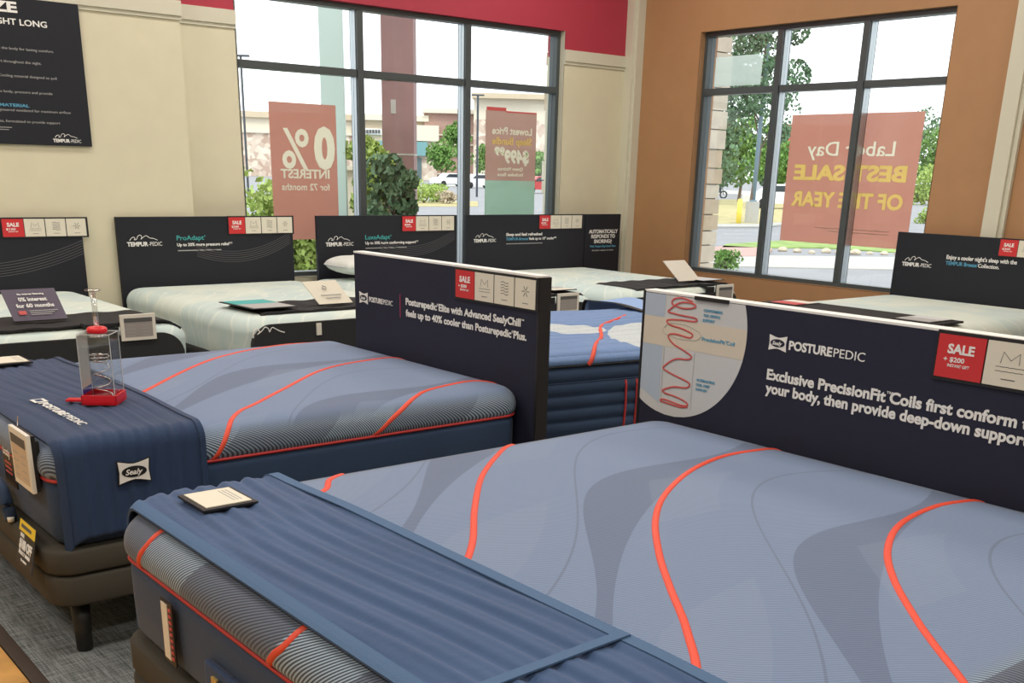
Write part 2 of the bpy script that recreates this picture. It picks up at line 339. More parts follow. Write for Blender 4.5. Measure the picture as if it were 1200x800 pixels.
for nm, (a, c, yy) in zip((2, 3, 4), ((X0, 3.48, YW-.15), (3.47, WL['x0']-.0, YW), (WL['x1'], 8.12, YW))):
    b = B(); b.box(a, c, yy-.025, yy, 2.60, 2.70, .004); b.box(a, c, yy-.012, yy, 2.575, 2.60); S_('trim_%d' % nm, b, M['trim'], ['cream rail above the black wall poster', 'short cream rail left of the wide window', 'cream rail between wide window and corner'][nm-2])
b = B(); b.box(8.12, 8.25, YW-.10, YW, 0, ZC, .006); b.box(8.15, 8.25, YW-.13, YW-.08, 0, ZC, .004); S_('trim_5', b, M['trim'], 'cream corner post where the cream and caramel walls meet')
b = B(); b.box(XW, XW+TH, 3.9, YW, 0, WR['z0']); b.box(XW, XW+TH, 3.9, WR['y0'], WR['z0'], ZC); b.box(XW, XW+TH, WR['y1'], YW, WR['z0'], ZC); b.box(XW, XW+TH, WR['y0'], WR['y1'], WR['z1'], ZC)
b.box(XW, XW+TH, Y0, 3.9, 0, ZC)
S_('wall_right', b, M['brown'], 'caramel brown wall with the window beside the corner')
b = B(); b.box(XW-.06, XW, 4.235, 4.36, 0, ZC, .006); b.box(XW-.035, XW, 4.20, 4.24, 0, ZC, .004); S_('trim_6', b, M['trim'], 'cream vertical post on the caramel wall')
b = B(); b.box(X0-.2, XW, Y0-.2, Y0, 0, ZC); S_('wall_near', b, M['cream'], 'cream wall behind the viewer')
b = B(); b.box(X0-.2, X0, Y0, 8.5, 0, ZC); S_('wall_far_left', b, M['cream'], 'cream wall across the aisle')
b = B(); b.box(3.48, XW-.13, YW-.015, YW, 0, .12, .003); S_('baseboard_left', b, M['trim'], 'cream baseboard under the wide window')
b = B(); b.box(XW-.015, XW, Y0, YW-.13, 0, .12, .003); S_('baseboard_right', b, M['trim'], 'cream baseboard under the caramel wall window')

def window(name, O, R, N, W, H, mull, trans, label, jm='trim'):
    root = thing(name, O, label, None, kind='structure')
    fr = dict(R=R, U=(0, 0, 1), N=N); t = .038; d0, d1 = -.17, -.06
    f = B(O, **fr); f.box(0, t, 0, H, d0, d1, .003); f.box(W-t, W, 0, H, d0, d1, .003); f.box(t, W-t, 0, t, d0, d1+.01, .003); f.box(t, W-t, H-t, H, d0, d1, .003)
    f.out('window_frame', M['alu'], root)
    j = B(O, **fr); j.box(-.004, 0.001, 0, H, -.2, 0); j.box(W-.001, W+.004, 0, H, -.2, 0); j.box(0, W, -.004, .001, -.2, 0.0); j.out('window_jamb', M[jm], root)
    xs = [0]+list(mull)+[W]
    for i, x in enumerate(xs[1:-1]):
        q = B(O, **fr); q.box(x-.03, x+.03, t, H-t, d0, d1+.012, .003); q.out('mullion', M['alu'], root)
        e = B(O, **fr); e.box(x-.036, x-.03, t, H-t, d0+.02, d1-.012); e.box(x+.03, x+.036, t, H-t, d0+.02, d1-.012); e.out('glazing_bead', M['alu_l'], root)['label'] = 'bright metal glazing bead'
    for i in range(len(xs)-1):
        a = xs[i]+(t if i == 0 else .036); c = xs[i+1]-(t if i == len(xs)-2 else .036)
        q = B(O, **fr); q.box(a, c, trans-.028, trans+.028, d0, d1+.005, .003); q.out('transom', M['alu'], root)
        for z0, z1 in ((t, trans-.028), (trans+.028, H-t)):
            p = B(O, **fr); p.box(a, c, z0, z1, -.118, -.112); p.out('pane', M['glass'], root)
    return root
window('window_1', (WL['x0'], YW, WL['z0']), (1, 0, 0), (0, -1, 0), WL['x1']-WL['x0'], WL['z1']-WL['z0'], (5.105-3.97, 6.225-3.97), 2.345-.72, 'wide six-pane window in the cream wall')
window('window_2', (XW, WR['y1'], WR['z0']), (0, -1, 0), (-1, 0, 0), WR['y1']-WR['y0'], WR['z1']-WR['z0'], (7.43-6.55, 7.43-5.68), 2.355-.71, 'six-pane window in the caramel wall', 'brown')

# ================================================================== MATTRESSES
def rrect(a, b_, r, n=10):
    r = max(r, .004); pts = []
    for cx, cy, a0 in ((a-r, b_-r, 0), (-a+r, b_-r, 90), (-a+r, -b_+r, 180), (a-r, -b_+r, 270)):
        for k in range(n+1):
            t = math.radians(a0+90*k/n); pts.append((cx+r*math.cos(t), cy+r*math.sin(t)))
    P = []
    for i in range(len(pts)):     # subdivide the long straights
        p, q = pts[i], pts[(i+1) % len(pts)]
        L = math.hypot(q[0]-p[0], q[1]-p[1]); k = 14 if (i % (n+1)) == n else 1
        for j in range(k): P.append((p[0]+(q[0]-p[0])*j/k, p[1]+(q[1]-p[1])*j/k))
    return P
def shell(a, b_, rc, prof, cap_bottom=False, zfun=None):
    """rings around a rounded rectangle; prof = [(inset, z)] bottom to top; closes on the last ring"""
    bm = bmesh.new(); rings = []
    for d, z in prof:
        pts = rrect(a-d, b_-d, rc-d if rc-d > .012 else .012)
        rings.append([bm.verts.new((x, y, z+(zfun(x, y, d) if zfun else 0))) for x, y in pts])
    for A, C in zip(rings, rings[1:]):
        n = len(A)
        for k in range(n): bm.faces.new((A[k], A[(k+1) % n], C[(k+1) % n], C[k]))
    bm.faces.new(rings[-1])
    if cap_bottom: bm.faces.new(rings[0][::-1])
    return bm
def dense(prof, k=6):
    """Catmull-Rom through profile points"""
    P = [prof[0]]+list(prof)+[prof[-1]]; out = []
    for i in range(1, len(P)-2):
        p0, p1, p2, p3 = P[i-1:i+3]
        for j in range(k):
            t = j/k
            out.append(tuple(.5*((2*p1[c])+(-p0[c]+p2[c])*t+(2*p0[c]-5*p1[c]+4*p2[c]-p3[c])*t*t+(-p0[c]+3*p1[c]-3*p2[c]+p3[c])*t**3) for c in range(len(p1))))
    out.append(tuple(prof[-1])); return out
class Mattress:
    """local frame: x=0 at the head, x=-L at the foot, y across, z=0 on the base"""
    def __init__(s, name, loc, L, W, label, group, border_prof, top_prof, mats, rot=0, rc=.11, zfun=None):
        s.L, s.W, s.rc, s.loc = L, W, rc, Vector(loc)
        s.root = thing(name, loc, label, 'mattress', group, rot)
        s.top = dense(top_prof, 5)
        bb = shell(L/2, W/2, rc, border_prof, True); bmesh.ops.translate(bb, verts=bb.verts[:], vec=(-L/2, 0, 0))
        o = obj('border', bb, mats[0], s.root, True, True)
        s.dm = min(L, W)/2-.02; zt = s.top[-1][1]
        inner = [(d, zt+.010*(1-math.exp(-(d-s.top[-1][0])*4))) for d in (.3, .36, .42, .5, .58, .66, s.dm) if d > s.top[-1][0]+.02 and d <= s.dm]
        s.full = s.top+inner
        if zfun: 
            fine = []
            for (d0, z0), (d1, z1) in zip(s.full, s.full[1:]):
                k = max(1, int((d1-d0)/.022)); fine += [(d0+(d1-d0)*j/k, z0+(z1-z0)*j/k) for j in range(k)]
            s.full = fine+[s.full[-1]]
        bt = shell(L/2, W/2, rc, s.full, False, zfun); bmesh.ops.translate(bt, verts=bt.verts[:], vec=(-L/2, 0, 0))
        s.cover = obj('top_cover', bt, mats[1], s.root, True, True)
        s.arc = [0]
        for p, q in zip(s.full, s.full[1:]): s.arc.append(s.arc[-1]+math.hypot(q[0]-p[0], q[1]-p[1]))
    def at(s, e):
        """arc length from the seam -> inset, z, normal (outward, up)"""
        e = max(0, min(e, s.arc[-1]-1e-4)); i = 0
        while i < len(s.arc)-2 and s.arc[i+1] < e: i += 1
        t = (e-s.arc[i])/max(1e-9, s.arc[i+1]-s.arc[i]); p, q = s.full[i], s.full[i+1]
        d = (q[0]-p[0], q[1]-p[1]); l = math.hypot(*d) or 1
        return p[0]+d[0]*t, p[1]+d[1]*t, (d[1]/l, d[0]/l)
    def e_of(s, d):
        for i in range(len(s.full)-1):
            if s.full[i][0] <= d <= s.full[i+1][0] and s.full[i+1][1] >= s.full[0][1]+.03:
                return s.arc[i]+(s.arc[i+1]-s.arc[i])*(d-s.full[i][0])/max(1e-9, s.full[i+1][0]-s.full[i][0])
        return s.arc[-1]+d-s.full[-1][0]
    def surf(s, side, a, e):
        if side in ('y-', 'y+'):
            sg = -1 if side == 'y-' else 1
            if e > s.arc[-1]: d, z, n = s.full[-1][0]+e-s.arc[-1], s.full[-1][1], (0, 1)
            else: d, z, n = s.at(e)
            if d > .03: z = min(z, s.ztop(a, sg*(s.W/2-d)))
            return Vector((a, sg*(s.W/2-d), z)), Vector((0, sg*n[0], n[1]))
        if e > s.arc[-1]: d, z, n = s.full[-1][0]+e-s.arc[-1], s.full[-1][1], (0, 1)
        else: d, z, n = s.at(e)
        if d > .03: z = min(z, s.ztop(-s.L+d, a))
        return Vector((-s.L+d, a, z)), Vector((-n[0], 0, n[1]))
    def ztop(s, x, y):
        """top surface height above a plan point (local)"""
        qx, qy = abs(x+s.L/2)-(s.L/2-s.rc), abs(y)-(s.W/2-s.rc)
        d = -(min(max(qx, qy), 0)+math.hypot(max(qx, 0), max(qy, 0))-s.rc)
        if d < s.full[0][0]: return s.full[0][1]
        best = s.full[-1][1]
        for p, q in zip(s.full, s.full[1:]):
            if p[0] <= d <= q[0] and q[1] >= s.full[0][1]+.03: return p[1]+(q[1]-p[1])*(d-p[0])/max(1e-9, q[0]-p[0])
        return best
    def tape(s, side, path, w=.017, h=.0035, m=None, name='trim_tape'):
        """path: list of (along, inset) with inset None for an arc length given as ('e', v)"""
        pts = [(a, (e[1] if isinstance(e, tuple) else s.e_of(e))) for a, e in path]
        pts = dense(pts, 14); bm = bmesh.new(); rows = []
        PN = [s.surf(side, a, e) for a, e in pts]
        for i, (p, n) in enumerate(PN):
            t = PN[min(i+1, len(PN)-1)][0]-PN[max(i-1, 0)][0]
            if t.length < 1e-6: continue
            t.normalize(); sd_ = t.cross(n).normalized()
            rows.append([bm.verts.new(p+sd_*w*k/2+n*(h*hh)) for k, hh in ((-1, -.3), (-.8, .7), (-.3, 1), (.3, 1), (.8, .7), (1, -.3))])
        for A, C in zip(rows, rows[1:]):
            for k in range(5): bm.faces.new((A[k], A[k+1], C[k+1], C[k]))
        return obj(name, bm, m or M['tape'], s.root, True, True)
    def piping(s, z=None, r=.006, m=None, name='piping', d=-.004):
        z = s.full[0][1] if z is None else z
        bm = B(); pts = [(x-s.L/2, y, z) for x, y in rrect(s.L/2-d, s.W/2-d, s.rc, 10)]
        bm.tube(pts, r, 6, closed=True); return obj(name, bm.bm, m or M['pipe'], s.root, True, True)
def base_frame(name, loc, L, W, label, group, legs=True, rot=0, z0=.2, zs=.31, z1=.40):
    r = thing(name, loc, label, 'bed base', group, rot)
    for nm, (a, c, out) in (('lower_frame', (z0, zs-.004, .0)), ('upper_deck', (zs, z1-.002, .004))):
        pr = [(-.008, a), (-.021, a+.004), (-.026, a+.013), (-.026, c-.013), (-.021, c-.004), (-.004, c)]
        bm = shell(L/2-.01, W/2-.01, .07, pr, True); bmesh.ops.translate(bm, verts=bm.verts[:], vec=(-L/2, 0, 0)); obj(nm, bm, M['base'], r, True, True)
    if legs:
        for x in (-.13, -L+.09):
            for y in (-W/2+.09, W/2-.09):
                q = B(); q.tube([(x, y, 0), (x, y, .004), (x, y, z0)], [.025, .027, .033], 20); obj('leg', q.bm, M['leg'], r, True, True)
    return r
BORD = [(.03, 0), (.012, .01), (.0, .03), (-.004, .11), (-.004, .19), (0, .226)]
TOPP = [(0, .226), (-.014, .25), (-.013, .285), (.004, .315), (.035, .338), (.09, .35), (.18, .354), (.26, .356)]

# ---- front king bed
HXF = 2.94
mF = Mattress('mattress', (HXF, 1.735, .40), 2.06, 1.97, 'large slate blue mattress with curving coral tapes in the right foreground', 'slate blue foam mattresses', BORD, TOPP, (M['navy2'], knit_mat('knit_front', .395, .354, (.342, .352), ('y', .115, .8, .70, .64, .85))))
mF.piping(r=.005)
def lf(x, y): return (y-1.735, (x-(HXF-2.06)))   # world -> (along, inset from foot)
TAPES_F = [
 [(2.665, 1.535), (2.61, 1.46), (2.505, 1.371), (2.47, 1.16), (2.475, 1.02), 2.49, 2.52, 2.56],
 [(2.67, 2.19), (2.617, 2.107), (2.46, 1.922), (2.325, 1.787), (2.108, 1.604), (1.897, 1.437), (1.773, 1.30), (1.73, 1.13), (1.74, 1.02), 1.76, 1.80, 1.85],
 [(2.125, 2.952), (2.132, 2.817), (2.133, 2.633), (2.061, 2.391), (1.929, 2.138), (1.783, 1.945), (1.596, 1.761), (1.43, 1.621), (1.253, 1.48), (1.09, 1.32), (1.03, 1.13), (1.035, 1.02), 1.05, 1.09, 1.14],
 [(1.40, 2.952), (1.417, 2.84), (1.433, 2.688), (1.39, 2.448), (1.294, 2.24), (1.17, 2.072), (1.017, 1.914), (.89, 1.80), (.79, 1.72)]]
for i, pth in enumerate(TAPES_F):
    pts = []
    ends = [('e', .10), ('e', .05), ('e', 0)]
    for q in pth:
        if isinstance(q, tuple): a, d = lf(q[1], q[0]); pts.append((a, max(d, .03)))
        else: pts.append((q-1.735, ends.pop(0)))
    mF.tape('x-', pts, w=.019)
b = B((.862, 2.355, .55), R=(0, -1, 0), U=(0, 0, 1), N=(-1, 0, 0))
b.box(-.035, .035, -.11, .055, 0, .004); lt = b.out('law_label', M['black'], mF.root); lt['label'] = 'tall white and black sewn label'
b = B((.858, 2.355, .55), **FX); b.box(-.028, .008, -.10, .048, 0, .002); b.out('label_face', M['ivory'], lt)
b = B((.858, 2.355, .55), **FX)
for k in range(9): b.box(.014, .028, -.095+.016*k, -.087+.016*k, 0, .002)
b.out('print', M['coral'], lt)
base_frame('adjustable_base', (HXF+.005, 1.735, 0), 2.07, 1.95, 'taupe fabric bed base under the foreground slate mattress', None, True, z0=.22, zs=.30)
# fabric pouch with a small gold tag, hanging on the foot of the front mattress
t = thing('remote_pouch', (.86, 1.99, .40), 'navy fabric pouch with a small gold tag on the foreground mattress end', 'pouch')
b = B((.874, 1.99, .41), **FX); b.box(-.15, .15, 0, .125, 0, .020, .010); b.out('pouch', M['throw2'], t, True)
b = B((.850, 2.075, .45), **FX); b.box(-.012, .018, 0, .065, -.004, .003, .001); b.out('tag_plate', M['gold'], t)
b = B((.851, 2.075, .45), **FX); b.box(.019, .036, -.01, .065, -.004, .002); b.out('tag_back', M['black'], t)

# ---- middle queen bed
HXM = 2.86
mM = Mattress('mattress', (HXM, 4.22, .40), 1.93, 1.56, 'slate blue mattress with striped sides behind the foreground bed', 'slate blue foam mattresses', BORD, TOPP, (M['navy'], knit_mat('knit_mid', .08, .354, (.300, .345), ('x', -.743, -1.2, .655, .62, .45))), rc=.09)
mM.piping(r=.006)
def lm(x, y): return (x-HXM, y-(4.22-.78))
for pth in ([(2.87, 3.56), (2.78, 3.60), (2.70, 3.612), (2.56, 3.585), (2.44, 3.545), ('e', 2.35, .155), ('e', 2.27, .105), ('e', 2.185, .055), ('e', 2.117, 0)],
            [(2.872, 4.28), (2.712, 4.30), (2.334, 4.153), (1.954, 3.84), (1.74, 3.66), (1.66, 3.60), ('e', 1.585, .18), ('e', 1.54, .115), ('e', 1.50, .055), ('e', 1.462, 0)],
            [(2.872, 4.96), (2.591, 4.94), (2.083, 4.70), (1.494, 4.087), (1.30, 3.86)]):
    pts = [(q[1]-HXM, ('e', q[2])) if q[0] == 'e' else lm(*q) for q in pth]
    mM.tape('y-', pts, w=.018)
b = B((.926, 3.93, .60), **FX); b.box(-.07, .07, -.09, .09, 0, .004); lt = b.out('law_label', M['black'], mM.root); lt['label'] = 'black sewn label with red and white print'
text('print', 'Sealy', (.922, 3.99, .615), FX, .09, .03, M['white'], lt, bold=.02)
b = B((.922, 3.93, .60), **FX)
for k in range(3): b.box(-.05, .03, -.05+.018*k, -.043+.018*k, 0, .001)
b.box(-.06, .05, .06, .075, 0, .001); b.out('print', M['coral'], lt)
base_frame('adjustable_base', (HXM+.005, 4.22, 0), 1.965, 1.56, 'taupe fabric bed base on black legs under the striped-side mattress', None, True)

# ---- throws (foot scarves)
def throw(name, mt, x0, x1, label, m, mh, y0, y1, drop, amp, freq, hem=.028, ystop=None, ang=0):
    """x0..x1 plan strip (local x), y0/y1 local ends at the mattress sides, drop z at both sides"""
    root = thing(name, (mt.loc.x+x0, mt.loc.y, .42), label, 'throw')
    W = mt.W/2+.012
    def P(x, v):      # v: signed unfolded coordinate across the bed
        dd = max(0, min(mt.rc, mt.rc-(x+mt.L))); yr = W-.05-(mt.rc-math.sqrt(max(0, mt.rc**2-dd**2)))*.9; av = abs(v)
        nn = (0, 1)
        if av < yr: y, dz = v, 0
        else:
            k = av-yr; R_ = .055; arc = R_*math.pi/2
            if k < arc: t = k/R_; nn = (math.copysign(math.sin(t), v), math.cos(t)); y, dz = math.copysign(yr+R_*math.sin(t), v), -R_*(1-math.cos(t))
            else: nn = (math.copysign(1, v), 0); y, dz = math.copysign(yr+R_, v), -R_-(k-arc)
        z = mt.ztop(x, max(-mt.W/2+.14, min(mt.W/2-.14, v)))+.013+dz
        return x, y, z, nn
    def ripple(x, v):
        u = (x-x0)/(x1-x0)
        w = math.sin(freq*(x+.035*math.sin(2.1*v+1)+.02*math.sin(5*v)))+.5*math.sin(freq*1.9*(x+.03*math.sin(3.3*v)))+.35*math.sin(freq*.43*x+2.7*v)
        return amp*w*min(1, u*6, (1-u)*6)
    def grid(xa, xb, va, vb, nx, nv, off, rip):
        bm = bmesh.new(); V = []
        for i in range(nx+1):
            row = []
            for j in range(nv+1):
                x = xa+(xb-xa)*i/nx; v = va+(vb-va)*j/nv
                xs = x+ang*v
                px_, y, z, nn = P(xs, v); r = ripple(x, v) if rip else 0
                y += nn[0]*(off+r+amp); z += nn[1]*(off+r+amp*.8)
                row.append(bm.verts.new((px_, y, z)))
            V.append(row)
        for i in range(nx):
            for j in range(nv): bm.faces.new((V[i][j], V[i+1][j], V[i+1][j+1], V[i][j+1]))
        bmesh.ops.recalc_face_normals(bm, faces=bm.faces[:]); bm.normal_update()
        ex = bmesh.ops.solidify(bm, geom=bm.faces[:], thickness=.004)
        bmesh.ops.translate(bm, verts=bm.verts[:], vec=mt.loc)
        return bm
    va, vb = -(W-.05+.086+drop), (W-.05+.086+drop)
    if y0 is not None: va = y0
    o = obj('sheet', grid(x0, x1, va, vb, 90, 200, .001, True), m, root, True)
    for a, c in ((x0-.001, x0+hem), (x1-hem, x1+.001)):
        obj('hem', grid(a, c, va, vb, 3, 200, .0065, False), mh, root, False)
    return root, P, grid
rt1, P1, G1 = throw('foot_throw', mF, -2.035, -1.60, 'blue pleated throw across the foot of the foreground mattress', M['throw1'], M['throw1h'], None, None, .26, .0042, 95, .03)
obj('cross_hem', G1(-2.03, -1.605, -.47, -.445, 60, 3, .011, False), M['throw1h'], rt1, False)['label'] = 'lighter hem crossing the throw'
rt2, P2, G2 = throw('foot_throw', mM, -1.915, -1.425, 'navy throw with white emblem draped over the striped mattress foot', M['throw2'], M['throw2'], None, None, .275, .0024, 125, .02)
rt2.children[0]['label'] = 'navy pleated sheet'
# emblem
def emblem(O, fr, s, parent, backing=True, thick=.0015, dark=None):
    O = Vector(O); N = Vector(fr['N'])
    def bow(k):
        pts = []
        cs = [(-1, -.72), (-.35, -.55), (0, -.50), (.35, -.55), (1, -.72), (.93, 0), (1, .72), (.35, .55), (0, .50), (-.35, .55), (-1, .72), (-.93, 0)]
        return [(x*s*k, y*s*k) for x, y in cs]
    if backing: b = B(O, **fr); b.poly([(x*1.0, y*1.04) for x, y in bow(1.1)], 0, thick); b.out('emblem_edge', M['black'], parent)
    b = B(O+N*thick*(1 if backing else 0), **fr); b.poly(bow(1), 0, thick); e = b.out('emblem', M['white'], parent)
    b = B(O+N*thick*(2 if backing else 1), **fr); b.poly([(.8*s*math.cos(t*math.pi/14), .36*s*math.sin(t*math.pi/14)) for t in range(28)], 0, thick); b.out('emblem_oval', dark or M['black'], parent)
    R_ = Vector(fr['R']); U_ = Vector(fr['U'])
    text('emblem_lettering', 'Sealy', O+N*thick*(3 if backing else 2)-R_*.58*s-U_*.17*s, fr, 1.12*s, .34*s, M['white'], parent, thick*.7, bold=.02, shear=.3)
emblem((1.178, 3.408, .640), FY, .052, rt2)
# lettering on the throw's top, reads along -Y
fT = dict(R=(.02, -1, 0), U=(1, .02, 0), N=(0, 0, 1))
text('lettering', 'POSTURE', (1.062, 3.99, .776), fT, .24, .030, M['white'], rt2, .002, bold=.03)
text('lettering', 'PEDIC', (1.067, 3.735, .776), fT, .16, .030, M['white'], rt2, .002)
b = B((1.078, 4.04, .775), **fT); b.box(-.03, .03, -.024, .024, 0, .002, .0008); b.out('emblem', M['white'], rt2)
b = B((1.078, 4.04, .7772), **fT); b.box(-.018, .018, -.012, .012, 0, .0006); b.out('emblem_oval', M['throw2'], rt2)

# ================================================================== SIGN BOARDS ON THE HEADBOARDS
def cards(O, fr, w, h, root, small=False, n=3, sale='+ $200'):
    """strip: black backing, red sale card and cream feature cards; O = top left"""
    O = Vector(O); R_, U_, N_ = (Vector(fr[k]) for k in 'RUN')
    b = B(O, **fr); b.box(-.008, w*(n+1)+.012, -h-.01, .010, 0, .006, .001); b.out('card_rail', M['black'], root)
    b = B(O, **fr); b.box(0, w-.002, -h, 0, .006, .009); c = b.out('sale_card', M['redc'], root); c['label'] = 'red sale card'
    p = lambda u, v: O+R_*u+U_*v+N_*.009
    text('lettering', 'SALE', p(w*.22, -h*.42), fr, w*.56, h*.21, M['white'], c, bold=.035)
    text('lettering', sale, p(w*.16, -h*.62), fr, w*.44, h*.11, M['white'], c, bold=.02)
    text('lettering', 'INSTANT GIFT', p(w*.26, -h*.74), fr, w*.46, h*.07, M['white'], c, bold=.01)
    for i in range(n):
        u = w*(i+1)+.003
        b = B(O, **fr); b.box(u, u+w-.007, -h, 0, .006, .009); c = b.out('feature_card', M['cardc'], root)
        q = B(O+N_*.009, **fr); cx, cy = u+w/2, -h*.42
        if i == 0:
            q.tube([(cx-.2*w, cy-.06*h, 0), (cx-.16*w, cy+.2*h, 0), (cx, cy+.02*h, 0), (cx+.16*w, cy+.2*h, 0), (cx+.17*w, cy-.06*h, 0)], .0012, 4)
            for k in (0, 1): q.tube([(cx+w*(-.28+.07*j), cy-h*(.14+.1*k)+.008*h*(j % 2), 0) for j in range(9)], .0010, 4)
        elif i == 1:
            for k in range(5): q.tube([(cx-.18*w, cy+h*(.2-.1*k), 0), (cx-.06*w, cy+h*(.23-.1*k), 0), (cx+.06*w, cy+h*(.17-.1*k), 0), (cx+.18*w, cy+h*(.2-.1*k), 0)], .0014, 4)
        else:
            for k in range(6):
                t_ = k*math.pi/3; q.tube([(cx+.04*w*math.cos(t_), cy+.04*w*math.sin(t_), 0), (cx+.17*w*math.cos(t_), cy+.17*w*math.sin(t_), 0)], .0016, 4)
        q.box(cx-w*.14, cx+w*.14, -h*.84, -h*.82, 0, .0008); q.out('icon', M['dkprint'], c)
def mountain_logo(O, fr, w, root, m=None):
    O = Vector(O); m = m or M['white']
    q = B(O, **fr); h = w*.17
    pts = [(0, .0), (.06, .35), (.14, .55), (.2, .35), (.16, .15), (.25, .2), (.3, .7), (.4, .85), (.44, .5), (.40, .2), (.5, .55), (.6, .75), (.68, .5), (.75, .35), (.85, .3), (1, .0)]
    q.tube([(u*w*.8+.08*w, v*h, .001) for u, v in dense(pts, 4)], w*.008, 4, flat=.3); q.out('logo_line', m, root)
    fr_ = fr; N_ = Vector(fr['N']); U_ = Vector(fr['U'])
    text('lettering', 'TEMPUR', O-U_*w*.15, fr, w*.60, w*.11, m, root, bold=.04)
    text('lettering', '-PEDIC', O-U_*w*.15+Vector(fr['R'])*w*.61, fr, w*.39, w*.11, m, root)
def swoosh(O, fr, w, h, root, n=6):
    q = B(O, **fr)
    for k in range(n):
        f = k/(n-1)
        q.tube([(w*j/14, h*(-.30-.5*f+.6*((j/14)-.38*(1+.2*f))**2*3.0)*(1)+h*.25*f*(j/14), .0008) for j in range(15)], .0022, 4, flat=.3)
    q.out('swoosh_lines', M['grey2'], root)
M['grey2'] = mat('swoosh_grey', (.085, .085, .095), .5)

# middle sign board
t = thing('headboard_sign', (2.895, 4.09, 0), 'navy headboard sign with cooling claim at the head of the striped mattress', 'sign', 'navy headboard signs')
b = B(); b.box(2.87, 2.925, 3.357, 4.80, .0, 1.198, .003); b.out('board', M['board'], t)
b = B(); b.box(2.868, 2.927, 3.355, 4.802, 1.198, 1.207, .001); b.out('top_edge', M['edge'], t)['label'] = 'white top edge'
b = B(); b.box(2.866, 2.93, 3.348, 3.362, 0, 1.2, .002); b.out('side_cap', M['black'], t)['label'] = 'black end cap'
O = (2.869, 3.918, 1.190); cards((2.869, 3.918, 1.188), FX, .1385, .118, t)
emblem((2.868, 4.712, .985), FX, .040, t, backing=False, dark=M['board'])
text('lettering', 'POSTURE', (2.868, 4.660, .972), FX, .125, .024, M['white'], t, bold=.03)
text('lettering', 'PEDIC', (2.868, 4.530, .972), FX, .085, .024, M['white'], t)
b = B((2.869, 4.383, .925), **FX); b.box(0, .006, 0, .11, 0, .001); b.out('divider_bar', M['pink'], t)['label'] = 'thin magenta bar'
text('lettering', 'Posturepedic\u00ae Elite with Advanced SealyChill\u2122', (2.868, 4.330, .992), FX, .865, .031, M['white'], t, bold=.032)
text('lettering', 'feels up to 40% cooler than Posturepedic\u00ae Plus.', (2.868, 4.330, .938), FX, .905, .031, M['white'], t, bold=.032)

# foreground sign board
t = thing('headboard_sign', (2.975, 1.84, 0), 'navy headboard sign with white circle coil drawing at the foreground mattress', 'sign', 'navy headboard signs')
b = B(); b.box(2.95, 3.005, .80, 2.838, .0, 1.192, .003); b.out('board', M['board'], t)
b = B(); b.box(2.949, 3.007, .80, 2.84, 1.192, 1.200, .001); b.out('top_edge', M['edge'], t)['label'] = 'white top edge'
b = B(); b.box(2.946, 3.01, 2.834, 2.844, 0, 1.198, .002); b.out('side_cap', M['black'], t)['label'] = 'black end cap'
cards((2.949, 1.637, 1.188), FX, .146, .123, t)
# clipped disc
cy_, cz_, cr_ = 2.672, 1.078, .328
def disc_clip(z0, z1, y1=2.832, y0=2.3, n=60):
    pts = []
    for k in range(n+1):
        z = z0+(z1-z0)*k/n; dy = math.sqrt(max(0, cr_**2-(z-cz_)**2)); pts.append((-(cy_-dy), z))
    L = []
    for k in range(n+1):
        z = z1-(z1-z0)*k/n; dy = math.sqrt(max(0, cr_**2-(z-cz_)**2)); L.append((-min(y1, cy_+dy), z))
    out = []
    for p in pts+L:
        if not out or math.hypot(p[0]-out[-1][0], p[1]-out[-1][1]) > 1e-4: out.append(p)
    if math.hypot(out[0][0]-out[-1][0], out[0][1]-out[-1][1]) < 1e-4: out.pop()
    return out
b = B((2.95, 0, 0), **FX); b.poly(disc_clip(cz_-cr_+.001, 1.19), 0, .0015); disc = b.out('circle_graphic', M['ltgrey'], t); disc['label'] = 'pale circle with coil diagram'
b = B((2.9485, 0, 0), **FX); b.poly(disc_clip(1.005, 1.108), 0, .0008); b.out('beige_band', M['beige'], disc)
b = B((2.9485, 0, 0), **FX); b.box(-2.832, -2.73, 1.109, 1.19, 0, .0008); b.poly([(-2.832, 1.004), (-2.73, 1.004), (-2.73, .79), (-2.832, .835)], 0, .0008); b.out('blue_band', M['skyblue'], disc)
b = B((2.9475, 0, 0), **FX)
coil = [(2.60, 1.178), (2.65, 1.186), (2.69, 1.178), (2.695, 1.16), (2.64, 1.150), (2.585, 1.160), (2.60, 1.172), (2.66, 1.168), (2.705, 1.14), (2.71, 1.13), (2.65, 1.125), (2.58, 1.122), (2.58, 1.11), (2.65, 1.108), (2.715, 1.10), (2.70, 1.085), (2.64, 1.078), (2.59, 1.065), (2.60, 1.05), (2.67, 1.055), (2.705, 1.045), (2.68, 1.02), (2.62, 1.0), (2.585, .985), (2.60, .972), (2.66, .965), (2.71, .935), (2.715, .92), (2.66, .905), (2.60, .893), (2.582, .882), (2.60, .868), (2.66, .862), (2.712, .842), (2.70, .832), (2.65, .828), (2.60, .818), (2.585, .806), (2.62, .80), (2.70, .808), (2.722, .80), (2.68, .796), (2.62, .793), (2.585, .80)]
b.tube([(-y, z, .001) for y, z in dense(coil, 4)], .0034, 5, flat=.35); b.out('coil_drawing', M['coral'], disc)
b = B((2.9475, 0, 0), **FX)
b.tube([(-y, z, .0006) for y, z in dense([(2.73, 1.07), (2.70, 1.09), (2.62, 1.092), (2.55, 1.07), (2.57, 1.045), (2.65, 1.04), (2.72, 1.05), (2.735, 1.065)], 4)], .001, 4)
for y in (2.722, 2.572): b.box(-y, -y+.0014, .79, 1.0, 0, .0006)
b.out('diagram_lines', M['grey'], disc)
def lab(y, z, ls, h, sz):
    for i, s in enumerate(ls): text('diagram_lettering', s, (2.9475, y, z-i*sz*1.5), FX, None, h, M['bluep'] if sz < .02 else M['dkprint'], disc, bold=.02)
